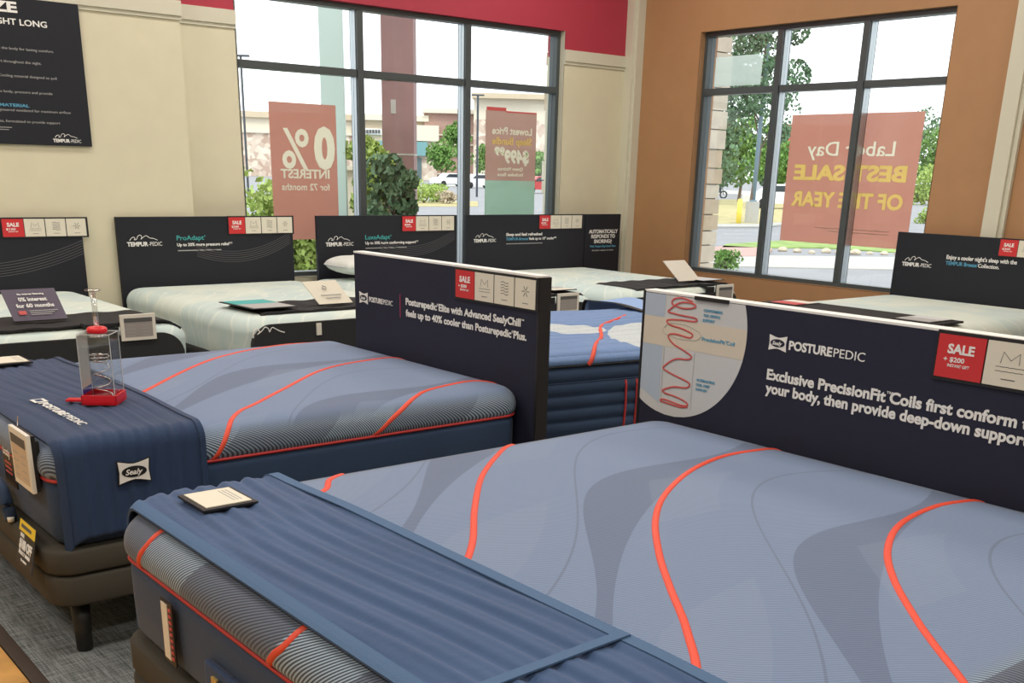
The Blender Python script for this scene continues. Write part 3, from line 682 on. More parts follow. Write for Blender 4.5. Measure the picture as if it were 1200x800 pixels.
lab(2.545, 1.150, ['CONFORMING', 'TOP, GENTLE', 'SUPPORT'], .009, .0115); lab(2.552, .902, ['ALTERNATING', 'COIL, DEEP', 'SUPPORT'], .009, .0115)
text('diagram_lettering', 'PrecisionFit\u2122 Coil', (2.9475, 2.542, 1.048), FX, .15, .013, M['bluep'], disc, bold=.02)
b = B((2.95, 0, 0), **FX); b.box(-2.587, -2.434, 1.187, 1.2, 0, .01, .001); b.out('clip_strip', M['black'], t)['label'] = 'black clip on the top edge'
emblem((2.949, 2.212, 1.082), FX, .036, t, backing=False, dark=M['board'])
text('lettering', 'POSTURE', (2.949, 2.166, 1.068), FX, .168, .028, M['white'], t, bold=.035)
text('lettering', 'PEDIC', (2.949, 1.992, 1.068), FX, .115, .028, M['white'], t)
text('lettering', 'Exclusive PrecisionFit\u2122 Coils first conform to', (2.949, 2.243, .958), FX, .935, .034, M['white'], t, bold=.034)
text('lettering', 'your body, then provide deep-down support.', (2.949, 2.243, .912), FX, .925, .034, M['white'], t, bold=.034)

# ================================================================== BLUE HYBRID BED behind the middle sign
rotH = math.radians(-9)
def zq(x, y, d): 
    if d < .05: return 0
    k = min(1, (d-.05)*12)
    return k*(.009*abs(math.sin(math.pi*(y)/.11))+.006*math.sin(9*x+2)*math.sin(7*y))
LH, WH = 2.0, 1.42
ch, sh = math.cos(rotH), math.sin(rotH)
hx, hy = 3.075+WH/2*-sh*0, 0
# head centre so that the near head corner sits at (3.07, 3.49)
hc = Vector((3.0, 3.74, .395))+Vector((-sh*WH/2, ch*WH/2, 0))
# local frame here: x=0 foot side flipped: use rot + pi so that local -x points away from the headboard
class Hyb: pass
mH = Mattress('mattress', hc, LH, WH, 'quilted blue and white hybrid mattress between the two navy headboard signs', None,
    [(.03, 0), (.01, .012), (0, .03)]+[(0, .03)]+sum([[(-.010, .03+.062*k+.012), (-.013, .03+.062*k+.031), (-.010, .03+.062*k+.05), (.006, .03+.062*(k+1))] for k in range(5)], [])+[(.0, .352)],
    [(0, .355), (-.006, .365), (-.004, .385), (.02, .405), (.07, .415), (.16, .418), (.25, .42)], (M['navy'], M['hyb']), rot=rotH+math.pi, rc=.07, zfun=zq)
mH.piping(z=.354, r=.004, m=M['black']); mH.piping(z=.276, r=.003, m=M['navy2'], name='border_piping')
for dx in (.68, .745):
    b = B(); b.tube([(-dx, WH/2+.008, .27), (-dx, WH/2+.015, .245), (-dx-.004, WH/2+.013, .15), (-dx, WH/2+.014, .06), (-dx, WH/2+.01, .02)], .006, 6); obj('side_stripe', b.bm, M['pipe'], mH.root, True, True)['label'] = 'red vertical stripe on the side'
mH.tape('y+', [(-.46, ('e', .005)), (-.50, ('e', .06)), (-.62, .17), (-.76, .33), (-.956, .617), (-1.197, .817), (-1.358, .954)], w=.022, h=.012)
base_frame('bed_base', (hc.x, hc.y, 0), LH, WH, 'low taupe bed base under the quilted blue and white mattress', None, True, rot=rotH+math.pi, z0=.19, zs=.29, z1=.395)
t = thing('foot_throw', (hc.x+1.7, hc.y, .7), 'light blue dark-edged throw over the far end of the quilted mattress', 'throw', rotz=rotH)
def sheet(u0, u1, nm, m, off):
    bm = bmesh.new(); V = []
    for i in range(13):
        row = []
        for j in range(61):
            u = u0+(u1-u0)*i/12; v = -.75+1.5*j/60
            z = .815+off+.006*math.sin(14*u)+.008*math.sin(9*v+3*u); y = v
            if abs(v) > .69: z -= (abs(v)-.69)*3.2; y = math.copysign(.695+(abs(v)-.69)*.6, v)
            if u > 1.9: z -= (u-1.9)**2*1.5
            row.append(bm.verts.new((u-1.7, y, z-.7+.02)))
        V.append(row)
    for i in range(12):
        for j in range(60): bm.faces.new((V[i][j], V[i+1][j], V[i+1][j+1], V[i][j+1]))
    bm.normal_update(); bmesh.ops.solidify(bm, geom=bm.faces[:], thickness=.006); return obj(nm, bm, m, t, True, True)
sheet(1.58, 2.0, 'sheet', M['throw3'], .004); sheet(1.555, 1.60, 'dark_edge', M['black'], .008)['label'] = 'dark edge binding'

# ================================================================== BACK ROW OF PALE BEDS
TB = [(.03, 0), (.01, .012), (0, .03), (-.002, .06), (0, .09)]
TT = [(0, .09), (-.008, .14), (-.012, .22), (-.012, .27), (.008, .31), (.045, .338), (.10, .35), (.18, .354), (.26, .356)]
def tablet(O, fr, w, h, label, warm=False, cable=True, lean=0, group='small framed tablets at the bed feet'):
    t = thing('tablet', O, label, 'tablet', group); fr = dict(fr)
    b = B(O, **fr); b.box(.004, w-.004, .004, h-.004, -.020, -.004, .003); b.out('backing', M['black'], t)
    b = B(O, **fr); b.box(0, w, 0, h, -.006, .008, .004); b.out('tablet_frame', M['ivory'], t)
    k = .10*w
    b = B(O, **fr); b.box(k, w-k, k, h-k, .008, .0092); sc = b.out('screen', M['screenw'] if warm else M['screen'], t)
    b = B(O, **fr); b.box(k, w-k, h-k-.16*h, h-k, .0092, .0100); b.out('screen_header', M['dkprint'], sc)
    b = B(O, **fr)
    for r in range(4):
        for c in range(2):
            u = k+.06*w+c*.42*w; v = h*.18+r*h*.13
            b.box(u, u+w*.24, v, v+h*.018, .0092, .0098)
    b.out('screen_print', M['grey'], sc)
    return t
def leaning_card(name, x0, x1, y, z0, z1, dy, m, label, shiftx=0, cat='card'):
    t = thing(name, ((x0+x1)/2, y, z0), label, cat)
    b = B((x0, y, z0), R=(1, 0, 0), U=(-shiftx, dy, z1-z0), N=(0, -1, .25)); b.box(0, x1-x0, 0, 1, 0, .004); b.out('card', m, t)
    b = B((x0, y, z0), R=(1, 0, 0), U=(-shiftx, dy, z1-z0), N=(0, -1, .25)); b.box(.0, x1-x0, -.02, .0, -.02, .01, .002); b.box((x1-x0)*.4, (x1-x0)*.6, 0, .7, -.012, 0); b.out('card_stand', M['black'], t)
    return t
def pale_bed(n, x0, x1, yh, yf, pos, mat_y, flap, cat_x, place):
    W = x1-x0; L = yh-yf
    mt = Mattress('mattress', ((x0+x1)/2, yh, .38), L, W, 'pale mint mattress, '+place, 'pale mint mattresses', TB, TT, (M['border'], M['mint']), rot=math.pi/2, rc=.14)
    base_frame('bed_base', ((x0+x1)/2, yh, 0), L-.03, W, 'dark bed base, '+place, 'dark bases under pale mattresses', True, rot=math.pi/2, z0=.16, zs=.26, z1=.38)
    # charcoal foot panel
    pts = []; w2 = W/2-.05
    for k in range(9):
        a = math.pi/2*k/8; pts.append((w2-.13+.13*math.sin(a), .285-.13+.13*math.cos(a)))
    top = pts[::-1]; poly = [(-w2, 0)]+[(-p[0], p[1]) for p in pts[::-1]]+pts+[(w2, 0)]
    b = B(((x0+x1)/2, yf-.008, .40), **FY); b.poly(poly, -.02, .016); fp = b.out('foot_panel', M['border'], mt.root); fp['label'] = 'charcoal panel on the foot side'
    return mt, fp
def foot_mat(x0, x1, ya, yb, yf, flap, label, z=.742):
    t = thing('foot_mat', ((x0+x1)/2, (ya+yb)/2, z), label, 'mat', 'dark foot mats on the pale beds')
    bm = bmesh.new(); V = []; n = 40
    for i in range(n+1):
        x = x0+(x1-x0)*i/n; e = min(x-x0, x1-x); dz = -.0 if e > .12 else -(.12-e)**2*3.2
        V.append([bm.verts.new((x, ya+(yb-ya)*j/4, z+.004+dz+.003*math.sin(i*.9))) for j in range(5)])
    for i in range(n):
        for j in range(4): bm.faces.new((V[i][j], V[i+1][j], V[i+1][j+1], V[i][j+1]))
    bm.normal_update(); bmesh.ops.solidify(bm, geom=bm.faces[:], thickness=.012)
    obj('mat_body', bm, M['blackf'], t)
    if flap:
        b = B((flap[0], yf, .5), **FY); 
        b.box(0, flap[1]-flap[0], .06, .232, .004, .018, .005); b.out('flap', M['blackf'], t)
        b = B((0, 0, 0)); b.box(flap[0], flap[1], yf-.015, ya+.02, z-.006, z+.014, .003); b.out('flap_top', M['blackf'], t)
    return t
YH = 8.06; YF = 6.05
def back_sign(x0, x1, label):
    t = thing('headboard_sign', ((x0+x1)/2, 8.12, 0), label, 'sign', 'charcoal headboard signs')
    b = B(); b.box(x0, x1, 8.10, 8.135, 0, 1.222, .003); b.out('board', M['board_k'], t); return t
# bed 1 (far left)
pale_bed(1, 1.12, 2.50, YH, YF, 0, 0, 0, 0, 'far left below the black wall poster')
t = back_sign(1.16, 2.60, 'charcoal headboard sign at far left under the black wall poster')
cards((2.065, 8.10, 1.214), FY, .142, .118, t, sale='$100'); swoosh((1.4, 8.099, .98), FY, 1.2, .22, t)
foot_mat(1.12, 2.47, 6.10, 6.62, YF, (1.90, 2.08), 'dark foot mat on the far left bed')
tablet((2.085, 6.02, .655), FY, .20, .145, 'framed tablet on the far left bed beside the clear demo box')
c = leaning_card('payment_card', 1.60, 1.885, 6.28, .765, .925, .09, M['purple'], 'purple leaning card about interest on the far left bed', .03)
cc = c.children[0]; frc = dict(R=(1, 0, 0), U=Vector((-.19, .5, .87)).normalized(), N=Vector((0, -.87, .5)).normalized())
Oc = Vector((1.60, 6.275, .765)); Uc = Vector((-.03, .09, .16))
for s, f, wd, h in (('No interest financing', .80, .14, .010), ('0% interest', .60, .15, .022), ('for 60 months', .40, .20, .022)):
    text('lettering', s, Oc+Uc*f+Vector(((.285-wd)/2, -.006, .004)), frc, wd, h, M['white'], c, bold=.03)
b = B(Oc+Uc*.18+Vector((.04, -.006, .004)), **frc); b.box(0, .04, 0, .022, 0, .001); b.out('print_patch', M['coral'], c)
b = B(Oc+Uc*.18+Vector((.10, -.006, .004)), **frc)
for k in range(3): b.box(0, .15-.02*k, .018-.011*k, .022-.011*k, 0, .001)
b.out('small_print', M['grey'], c)
# bed 2
m2, fp2 = pale_bed(2, 2.83, 4.29, YH, YF, 0, 0, 0, 0, 'second from the left, in front of the poster about interest')
t = back_sign(2.85, 4.275, 'charcoal headboard sign with teal heading, second from the left')
cards((3.722, 8.10, 1.215), FY, .1375, .122, t, sale='$300'); mountain_logo((2.915, 8.099, 1.055), FY, .265, t)
text('lettering', 'ProAdapt\u00ae', (3.296, 8.099, 1.052), FY, .218, .034, M['teal'], t, bold=.01)
text('lettering', 'Up to 20% more pressure relief**', (3.296, 8.099, 1.008), FY, .45, .022, M['white'], t, bold=.025)
lines('small_print', (3.30, 8.10, .972), FY, [(0, .35, 0)], M['grey'], t, .007); swoosh((3.45, 8.099, 1.02), FY, .80, .20, t)
foot_mat(2.95, 4.20, 6.13, 6.62, YF, None, 'dark foot mat on the second pale bed')
mountain_logo((2.90, 6.028, .592), FY, .24, fp2) if False else None
q = B((2.885, 6.03, .628), **FY); q.tube([(u*.21, v*.05, .002) for u, v in dense([(0, -.3), (.02, .4), (.12, .8), (.2, .4), (.13, .1), (.28, .5), (.38, .9), (.48, .7), (.52, .3), (.6, .8), (.72, .6), (.85, .3), (1, .1)], 4)], .004, 5); q.out('emblem_line', M['white'], fp2)
b = B((3.315, 6.03, .60), **FY); b.box(0, .035, 0, .075, 0, .012, .002); b.out('socket_tag', M['ivory'], fp2)['label'] = 'small tan tag on the foot panel'
def leaflet(x0, x1, y0, y1, z, parts, label, skew=.06):
    t = thing('leaflet', ((x0+x1)/2, (y0+y1)/2, z), label, 'leaflet')
    b = B((x0, y0, z), R=(1, 0, 0), U=(-skew, 1, 0), N=(0, 0, 1)); b.box(-.015, x1-x0+.015, -.015, y1-y0+.015, 0, .005); b.out('tray', M['black'], t)
    b = B((x0, y0, z+.005), R=(1, 0, 0), U=(-skew, 1, 0), N=(0, 0, 1)); b.box(0, x1-x0, 0, (y1-y0)*.52, 0, .002); b.out('lower_half', parts[0], t)
    b = B((x0, y0, z+.005), R=(1, 0, 0), U=(-skew, 1, 0), N=(0, 0, 1)); b.box(0, x1-x0, (y1-y0)*.54, y1-y0, 0, .002); b.out('upper_half', parts[1], t)
    return t
leaflet(2.97, 3.25, 6.17, 6.58, .764, (M['grey'], M['teal']), 'teal and grey leaflet at the left end of the second bed mat')
c = leaning_card('info_card', 3.45, 3.70, 6.22, .762, .90, .10, M['cardc'], 'cream leaning card on the second pale bed', .07)
Oc = Vector((3.45, 6.214, .762))
q = B(Oc, R=(1, 0, 0), U=(-.07, .10, .138), N=(0, -1, .25)); q.tube([(.105, .66, .006), (.12, .8, .006), (.14, .72, .006), (.125, .62, .006), (.11, .68, .006)], .003, 4)
for k, wd in enumerate((.15, .11)): q.box(.125-wd/2+.01, .125+wd/2+.01, .38-.13*k, .41-.13*k, .004, .006)
q.out('card_print', M['grey'], c)
# bed 3
pale_bed(3, 4.36, 5.76, YH, YF, 0, 0, 0, 0, 'third from the left, behind the navy cooling sign')
t = back_sign(4.50, 5.925, 'charcoal headboard sign with teal heading behind the navy cooling sign')
cards((5.334, 8.10, 1.214), FY, .139, .122, t, sale='$300'); mountain_logo((4.575, 8.099, 1.02), FY, .265, t)
text('lettering', 'LuxeAdapt\u00ae', (4.958, 8.099, 1.028), FY, .25, .036, M['teal'], t, bold=.01)
text('lettering', 'Up to 30% more conforming support**', (4.958, 8.099, .988), FY, .545, .022, M['white'], t, bold=.025)
lines('small_print', (4.96, 8.10, .952), FY, [(0, .42, 0)], M['grey'], t, .007); swoosh((5.1, 8.099, 1.02), FY, .80, .20, t)
foot_mat(4.40, 5.72, 6.12, 6.60, YF, (5.14, 5.32), 'dark foot mat on the third pale bed beside the navy sign')
tablet((5.33, 6.02, .615), FY, .21, .145, 'framed tablet seen just right of the navy cooling sign')
leaflet(5.42, 5.62, 6.16, 6.34, .762, (M['ivory'], M['grey']), 'white leaflet on the mat above the tablet by the navy sign')
t = thing('pillow', (4.80, 7.80, .74), 'white pillow lying at the head of the third pale bed', 'pillow')
bm = bmesh.new(); bmesh.ops.create_grid(bm, x_segments=28, y_segments=20, size=1); top = bm.verts[:]
def pl(x, y, sg):
    ex = (1-abs(x)**3.2)*(1-abs(y)**3.2); k = max(0, ex)**.42
    return Vector((4.83+x*.36*(1-.06*y*y), 7.80+y*.22*(1-.06*x*x), .85+sg*.075*k+.006*math.sin(9*x+4*y)*k))
for v in top: v.co = pl(v.co.x, v.co.y, 1)
b2 = bmesh.new(); bmesh.ops.create_grid(b2, x_segments=28, y_segments=20, size=1)
for v in b2.verts: v.co = pl(v.co.x, v.co.y, -1)
me = bpy.data.meshes.new('t'); b2.to_mesh(me); b2.free(); bm.from_mesh(me); bmesh.ops.remove_doubles(bm, verts=bm.verts[:], dist=.0008)
obj('pillow_cover', bm, M['pillow'], t, True)
q = B(); q.tube([tuple(pl(math.copysign(min(1, abs(math.cos(a)*1.35)), math.cos(a)), math.copysign(min(1, abs(math.sin(a)*1.35)), math.sin(a)), 0)) for a in [i*math.pi/24 for i in range(48)]], .006, 6, closed=True); q.out('piping', M['ltgrey'], t, True)
# bed 4
pale_bed(4, 6.02, 7.46, YH, YF, 0, 0, 0, 0, 'in the corner by the caramel wall')
t = back_sign(6.03, 7.495, 'wide charcoal headboard sign in the corner next to the snoring panel')
cards((6.899, 8.10, 1.214), FY, .138, .122, t, sale='$300'); mountain_logo((6.115, 8.099, 1.02), FY, .262, t)
text('lettering', 'Sleep and feel refreshed', (6.496, 8.099, 1.032), FY, .445, .026, M['white'], t, bold=.025)
text('lettering', 'TEMPUR-Breeze\u00ae', (6.496, 8.099, .992), FY, .27, .024, M['bluep'], t, bold=.02)
text('lettering', 'feels up to 10\u00b0 cooler**', (6.78, 8.099, .992), FY, .345, .024, M['white'], t, bold=.02)
lines('small_print', (6.50, 8.10, .957), FY, [(0, .45, 0)], M['grey'], t, .006)
t = back_sign(7.505, 7.99, 'narrow charcoal snoring panel beside the corner post')
for s, z, wd, h, mm in (('AUTOMATICALLY', 1.040, .40, .034, 'white'), ('RESPONDS TO', .993, .33, .034, 'white'), ('SNORING\u2020', .945, .25, .034, 'white'), ('With Tempur-Ergo Smart Base', .905, .36, .018, 'bluep'), ('Another reason to love', .868, .30, .014, 'grey')):
    text('lettering', s, (7.755, 8.099, z), FY, wd, h, M[mm], t, bold=.03, align='C')
foot_mat(6.22, 7.44, 6.12, 6.62, YF, (7.0, 7.10), 'dark foot mat on the corner pale bed')
tablet((7.115, 6.02, .60), FY, .21, .145, 'framed tablet partly hidden behind the foreground navy sign')
c = leaning_card('info_card', 6.90, 7.17, 6.26, .762, .925, .10, M['ivory'], 'white leaning card on the corner pale bed below the window', .11)
leaflet(7.12, 7.36, 6.18, 6.5, .762, (M['ltgrey'], M['ivory']), 'white leaflet at the right end of the corner bed mat')
# bed 5 on the caramel wall
W5 = 1.46; y5 = 4.30
m5 = Mattress('mattress', (8.10, y5, .38), 2.0, W5, 'pale mint mattress against the caramel wall behind the foreground navy sign', 'pale mint mattresses', TB, TT, (M['border'], M['mint']), rc=.14)
base_frame('bed_base', (8.10, y5, 0), 1.97, W5, 'dark base under the pale mattress at the caramel wall', None, True, z0=.16, zs=.26, z1=.38)
t = thing('headboard_sign', (8.13, 4.32, 0), 'charcoal headboard sign below the cream post on the caramel wall', 'sign', 'charcoal headboard signs')
b = B(); b.box(8.135, 8.175, 3.58, 5.03, 0, 1.215, .003); b.out('board', M['board_k'], t)
cards((8.135, 4.155, 1.208), FX, .140, .118, t, sale='$300'); mountain_logo((8.134, 4.955, .995), FX, .26, t)
text('lettering', "Enjoy a cooler night's sleep with the", (8.134, 4.575, 1.035), FX, .57, .030, M['white'], t, bold=.025)
text('lettering', 'TEMPUR Breeze\u00ae', (8.134, 4.575, .99), FX, .26, .028, M['bluep'], t, bold=.02)
text('lettering', 'Collection.', (8.134, 4.305, .99), FX, .17, .028, M['white'], t, bold=.02)
t = thing('foot_mat', (6.6, 4.3, .742), 'dark foot mat on the pale bed at the caramel wall', 'mat', 'dark foot mats on the pale beds')
b = B(); b.box(6.36, 6.74, 3.60, 5.0, .738, .752, .005); b.out('mat_body', M['blackf'], t)
def leaflet5(y0, y1, m1, m2, label):
    t = thing('leaflet', (6.58, (y0+y1)/2, .754), label, 'leaflet')
    b = B(); b.box(6.40, 6.70, y0-.01, y1+.01, .752, .757); b.out('tray', M['black'], t)
    b = B(); b.box(6.42, 6.55, y0, y1, .757, .76); b.out('lower_half', m1, t); b = B(); b.box(6.56, 6.68, y0, y1, .757, .76); b.out('upper_half', m2, t)
leaflet5(4.70, 4.92, M['coral'], M['ivory'], 'red and white leaflet at the window end of the caramel wall bed mat')
leaflet5(3.66, 3.90, M['grey'], M['ltgrey'], 'grey leaflet at the right end of the caramel wall bed mat')

# ================================================================== black wall poster
t = thing('wall_poster', (1.9, 8.135, 1.70), 'large black poster hanging on the cream wall at upper left', 'poster')
b = B(); b.box(.95, 2.745, 8.128, 8.148, 1.697, 2.64, .002); b.out('panel', M['board_k'], t)
fp = lambda x, z: (x, 8.1275, z)
text('lettering', 'TEMPUR-BREEZE', (1.36, 8.1275, 2.512), FY, .985, .06, M['white'], t, bold=.04)
text('lettering', 'SLEEP COOLER, ALL NIGHT LONG', (1.55, 8.1275, 2.437), FY, .975, .036, M['white'], t, bold=.02)
for s, x1, z in (('Designed to be the cooling layer that wicks moisture away from the body for lasting comfort.', 2.55, 2.285), ('Cool-to-touch cover and cooling comfort throughout the night.', 2.46, 2.205), ('PureCool+ phase change material absorbs heat from your body. Cooling material designed to pull', 2.55, 2.118), ('Advanced relief that adapts to deliver the most complete body, pressure and provide', 2.51, 2.02), ('Supportive layer, engineered ventilated for maximum airflow', 2.62, 1.905), ('Innovative dual layer adapts and conforms, formulated to provide support', 2.54, 1.835)):
    text('lettering', s, (x1-.0118*len(s), 8.1275, z), FY, .0118*len(s), .016, M['grey'], t)
text('lettering', 'TEMPUR MATERIAL', (1.99, 8.1275, 1.934), FY, .36, .018, M['bluep'], t, bold=.03)
lines('small_print', (1.8, 8.128, 1.80), FY, [(0, .42, 0), (0, .40, -.014)], M['grey'], t, .004)
mountain_logo((2.48, 8.1275, 1.748), FY, .19, t)

# ================================================================== window posters (printed side outwards, seen from behind)
BY = dict(R=(-1, 0, 0), U=(0, 0, 1), N=(0, 1, 0)); BX = dict(R=(0, 1, 0), U=(0, 0, 1), N=(1, 0, 0))
def bk(s, O, fr, w, h, m, root, bold=.03): return text('lettering', s, O, fr, w, h, m, root, .004, bold=bold)
def punch(root, films):
    bpy.context.view_layer.update()
    cut = [o for o in root.children if o.name.startswith(('lettering', 'percent_mark'))]
    bm = bmesh.new()
    for o in cut: bm.from_mesh(o.data)
    for v in bm.verts: pass
    me = bpy.data.meshes.new('cut'); bm.to_mesh(me); bm.free(); co = bpy.data.objects.new('cut', me); COL.objects.link(co); co.location = origin(root)
    n = Vector((0, 1, 0)) if abs(root.location.y-8.37) < .01 else Vector((1, 0, 0))
    dd = [v.co.dot(n) for v in me.vertices]; mid = (min(dd)+max(dd))/2
    for v in me.vertices: v.co += n*(.0035 if v.co.dot(n) > mid else -.003)
    bpy.context.view_layer.update()
    for f in films:
        md = f.modifiers.new('b', 'BOOLEAN'); md.operation = 'DIFFERENCE'; md.object = co; md.solver = 'EXACT'; md.use_self = True
        bpy.context.view_layer.update()
        nm = bpy.data.meshes.new_from_object(f.evaluated_get(bpy.context.evaluated_depsgraph_get())); f.modifiers.clear()
        if len(nm.vertices) > 20: f.data = nm
    bpy.data.objects.remove(co, do_unlink=True)
t = thing('window_poster', (4.56, 8.37, 1.0), 'red poster about zero percent interest hanging at the left of the wide window', 'poster')
b = B(); b.box(4.25, 4.862, 8.366, 8.368, 1.02, 2.085); b.out('film', M['film_r'], t)
bk('0', (4.845, 8.365, 1.60), BY, .20, .30, M['film_w'], t, .05)
bk('%', (4.60, 8.365, 1.59), BY, .25, .30, M['film_w'], t, .015)
bk('INTEREST', (4.785, 8.365, 1.51), BY, .455, .068, M['film_w'], t); bk('for 72 months', (4.785, 8.365, 1.415), BY, .45, .052, M['film_w'], t, .02)
t = thing('window_poster', (6.75, 8.37, 1.0), 'dusky red and green price poster at the right of the wide window', 'poster')
b = B(); b.box(6.443, 7.055, 8.366, 8.368, 1.52, 2.13); b.out('upper_film', M['film_rw'], t)
b = B(); b.box(6.443, 7.055, 8.366, 8.368, 1.00, 1.52); b.out('lower_film', M['film_g'], t)['label'] = 'pale green lower part'
b = B(); b.box(6.45, 6.68, 8.363, 8.366, 2.13, 2.16); b.box(6.68, 7.05, 8.363, 8.366, 2.12, 2.133); b.out('top_tab', M['coral'], t)
bk('Lowest Price', (7.0, 8.3645, 1.93), BY, .48, .062, M['film_w'], t); bk('Sleep Bundle', (7.0, 8.3645, 1.84), BY, .48, .062, M['film_y'], t)
bk('$499\u2079\u2079', (6.97, 8.3645, 1.68), BY, .42, .11, M['film_w'], t, .05); bk('Queen Mattress', (6.90, 8.3645, 1.61), BY, .31, .03, M['film_w'], t); bk('Includes Base', (6.90, 8.3645, 1.56), BY, .31, .03, M['film_w'], t)
t = thing('window_poster', (8.42, 5.77, 1.0), 'large red labor day poster in the window of the caramel wall', 'poster')
b = B(); b.box(8.425, 8.427, 5.115, 6.425, 1.06, 2.14); b.out('film', M['film_r'], t)
bk('Labor Day', (8.423, 5.345, 1.80), BX, .88, .115, M['film_w'], t, .01); bk('BEST SALE', (8.423, 5.205, 1.60), BX, 1.14, .12, M['film_y'], t, .045); bk('OF THE YEAR', (8.423, 5.205, 1.375), BX, 1.14, .12, M['film_y'], t, .04)
lines('small_print', (8.424, 5.30, 1.19), BX, [(0, .75, 0), (0, .60, -.025)], M['film_w'], t, .006)
t = thing('window_poster', (8.34, 7.05, 2.42), 'pale greenish film panel in the top corner pane of the caramel wall window', 'poster')
b = B(); b.box(8.345, 8.347, 6.76, 7.31, 2.40, 2.655); b.out('film', M['film_p'], t)

for o in [o for o in COL.objects if o.name.startswith('window_poster')]:
    fl = [c for c in o.children if 'film' in c.name]
    if any(c.name.startswith('lettering') for c in o.children): punch(o, fl)
# ================================================================== items on the middle bed
ZM = .779
t = thing('coil_demo_box', (1.25, 3.90, ZM), 'clear demonstration box with steel coil and red base on the navy throw', 'display')
def rbox(x0, x1, y0, y1, z0, z1, th, nm, m, ang=0.12):
    c = Vector(((x0+x1)/2, (y0+y1)/2, 0)); return
A = .10
O = Vector((1.262, 3.885, ZM)); R_ = Vector((math.cos(-.62), math.sin(-.62), 0)); F_ = Vector((-R_.y, R_.x, 0)); frb = dict(R=R_, U=F_, N=(0, 0, 1))
hw, hd = .062, .062
b = B(O, **frb); b.box(-hw, hw, -hd, hd, 0, .008); b.box(-hw, hw, -hd, -hd+.006, 0, .034, .002); b.box(-hw, hw, hd-.006, hd, 0, .034, .002); b.box(-hw, -hw+.006, -hd, hd, 0, .034, .002); b.box(hw-.006, hw, -hd, hd, 0, .034, .002)
b.out('red_base', M['redp'], t)
b = B(O, **frb); b.box(-hw-.07, -hw+.01, -.02, .02, .002, .010, .002); b.out('pull_tab', M['redp'], t)
h_, g_ = .245, .056
b = B(O, **frb); b.box(-g_, g_, -g_, -g_+.003, .01, h_); b.box(-g_, g_, g_-.003, g_, .01, h_); b.box(-g_, -g_+.003, -g_, g_, .01, h_); b.box(g_-.003, g_, -g_, g_, .01, h_); b.box(-g_, g_, -g_, g_, h_, h_+.004); b.out('clear_case', M['acr'], t)
q = B(O, **frb)
for k, (u, v) in enumerate(((-g_, -g_), (g_, -g_), (g_, g_), (-g_, g_))): q.tube([(u, v, .01), (u, v, h_)], .0014, 5)
for p, r_ in (((-g_, -g_), (g_, -g_)), ((g_, -g_), (g_, g_)), ((g_, g_), (-g_, g_)), ((-g_, g_), (-g_, -g_))): q.tube([(*p, h_+.003), (*r_, h_+.003)], .0014, 5)
q.out('case_edges', M['ltgrey'], t)
q = B(O, **frb); q.tube([(.032*math.cos(a)*(1-.15*math.sin(a/8)), .032*math.sin(a), .02+a/(2*math.pi)*.052 if a < 3*math.pi*1.6 else .02+(3*1.6/2)*.052+(a-3*math.pi*1.6)/(2*math.pi)*.012) for a in [i*math.pi/10 for i in range(100)]], .0022, 6); q.out('coil_spring', M['steel'], t, True)
q = B(O, **frb); q.tube([(0, 0, h_+.002), (0, 0, h_+.006), (0, 0, h_+.020), (0, 0, h_+.024)], [.030, .036, .034, .028], 24); q.out('red_plug', M['redp'], t, True)
q = B(O, **frb); q.tube([(0, 0, h_+.01), (0, 0, h_+.145)], .0095, 16); q.tube([(0, 0, h_+.145), (0, 0, h_+.149), (0, 0, h_+.154)], [.012, .028, .028], 24); q.out('plunger', M['rod'], t, True)
q = B(O, **frb); q.tube([(0, 0, h_-.012), (0, 0, h_-.004)], .030, 20); q.out('press_plate', M['steel'], t, True)
b = B(O, **frb); b.box(-g_-.003, -g_-.001, -g_+.004, g_-.004, .055, h_-.004); lb = b.out('label_panel', M['ivory'], t)
b = B(O, **frb); b.box(-g_-.0036, -g_-.001, -g_+.004, g_-.004, .022, .055); b.out('label_foot', M['blue'], t)['label'] = 'blue foot of the label panel'
b = B(O, **frb)
for k in range(11): b.box(-g_-.0035, -g_-.003, -g_+.014, g_-.016-.012*(k % 3), .068+.011*k, .071+.011*k)
b.out('label_print', M['grey'], lb)
# tablet on the foot of the middle bed, law strap
tablet((.898, 3.74, .575), dict(R=(0, -1, 0), U=(0, 0, 1), N=(-1, 0, 0)), .20, .195, 'framed tablet hanging on the foot of the striped-side mattress', warm=True, group=None)
t = thing('strap', (.98, 3.86, .60), 'dark strap beside the tablet at the striped mattress foot', 'strap')
b = B((.925, 3.68, .63), **FX); b.box(0, .13, 0, .115, -.006, .008, .003); b.out('strap_band', M['blackf'], t)
b = B((.91, 3.70, .715), **FX); b.tube([(0, 0, 0), (.0, .04, .002), (.02, .09, 0)], .002, 5); b.out('wire', M['steel'], t)
# price tag on the base
t = thing('price_tag', (.86, 3.95, .2), 'black and yellow discount tag on the taupe base edge', 'tag')
O = Vector((.838, 3.645, .325)); ft = dict(R=Vector((0, -1, 0)), U=Vector((.055, .12, .045)).normalized(), N=Vector((-.35, -.2, .9)).normalized())
ft['U'] = Vector((.045, .06, .115)).normalized(); ft['N'] = ft['R'].cross(ft['U']).normalized()
b = B(O, **ft); b.box(0, .17, 0, .15, 0, .004, .001); b.out('card', M['black'], t)
b = B(O, **ft); b.box(0, .17, .112, .15, .004, .005); b.out('yellow_band', M['yellow'], t)
b = B(O, **ft); b.box(.02, .13, .125, .137, .005, .0055); b.out('band_print', M['dkprint'], t)
for s, v, wd, h, u in (('SAVE', .094, .04, .012, .02), ('$100 OFF', .055, .135, .032, .018), ('SELECT BASES', .036, .12, .011, .02), ('in store', .016, .06, .009, .05)):
    text('lettering', s, O+ft['R']*u+ft['U']*v+ft['N']*.004, ft, wd, h, M['white'], t, bold=.04)
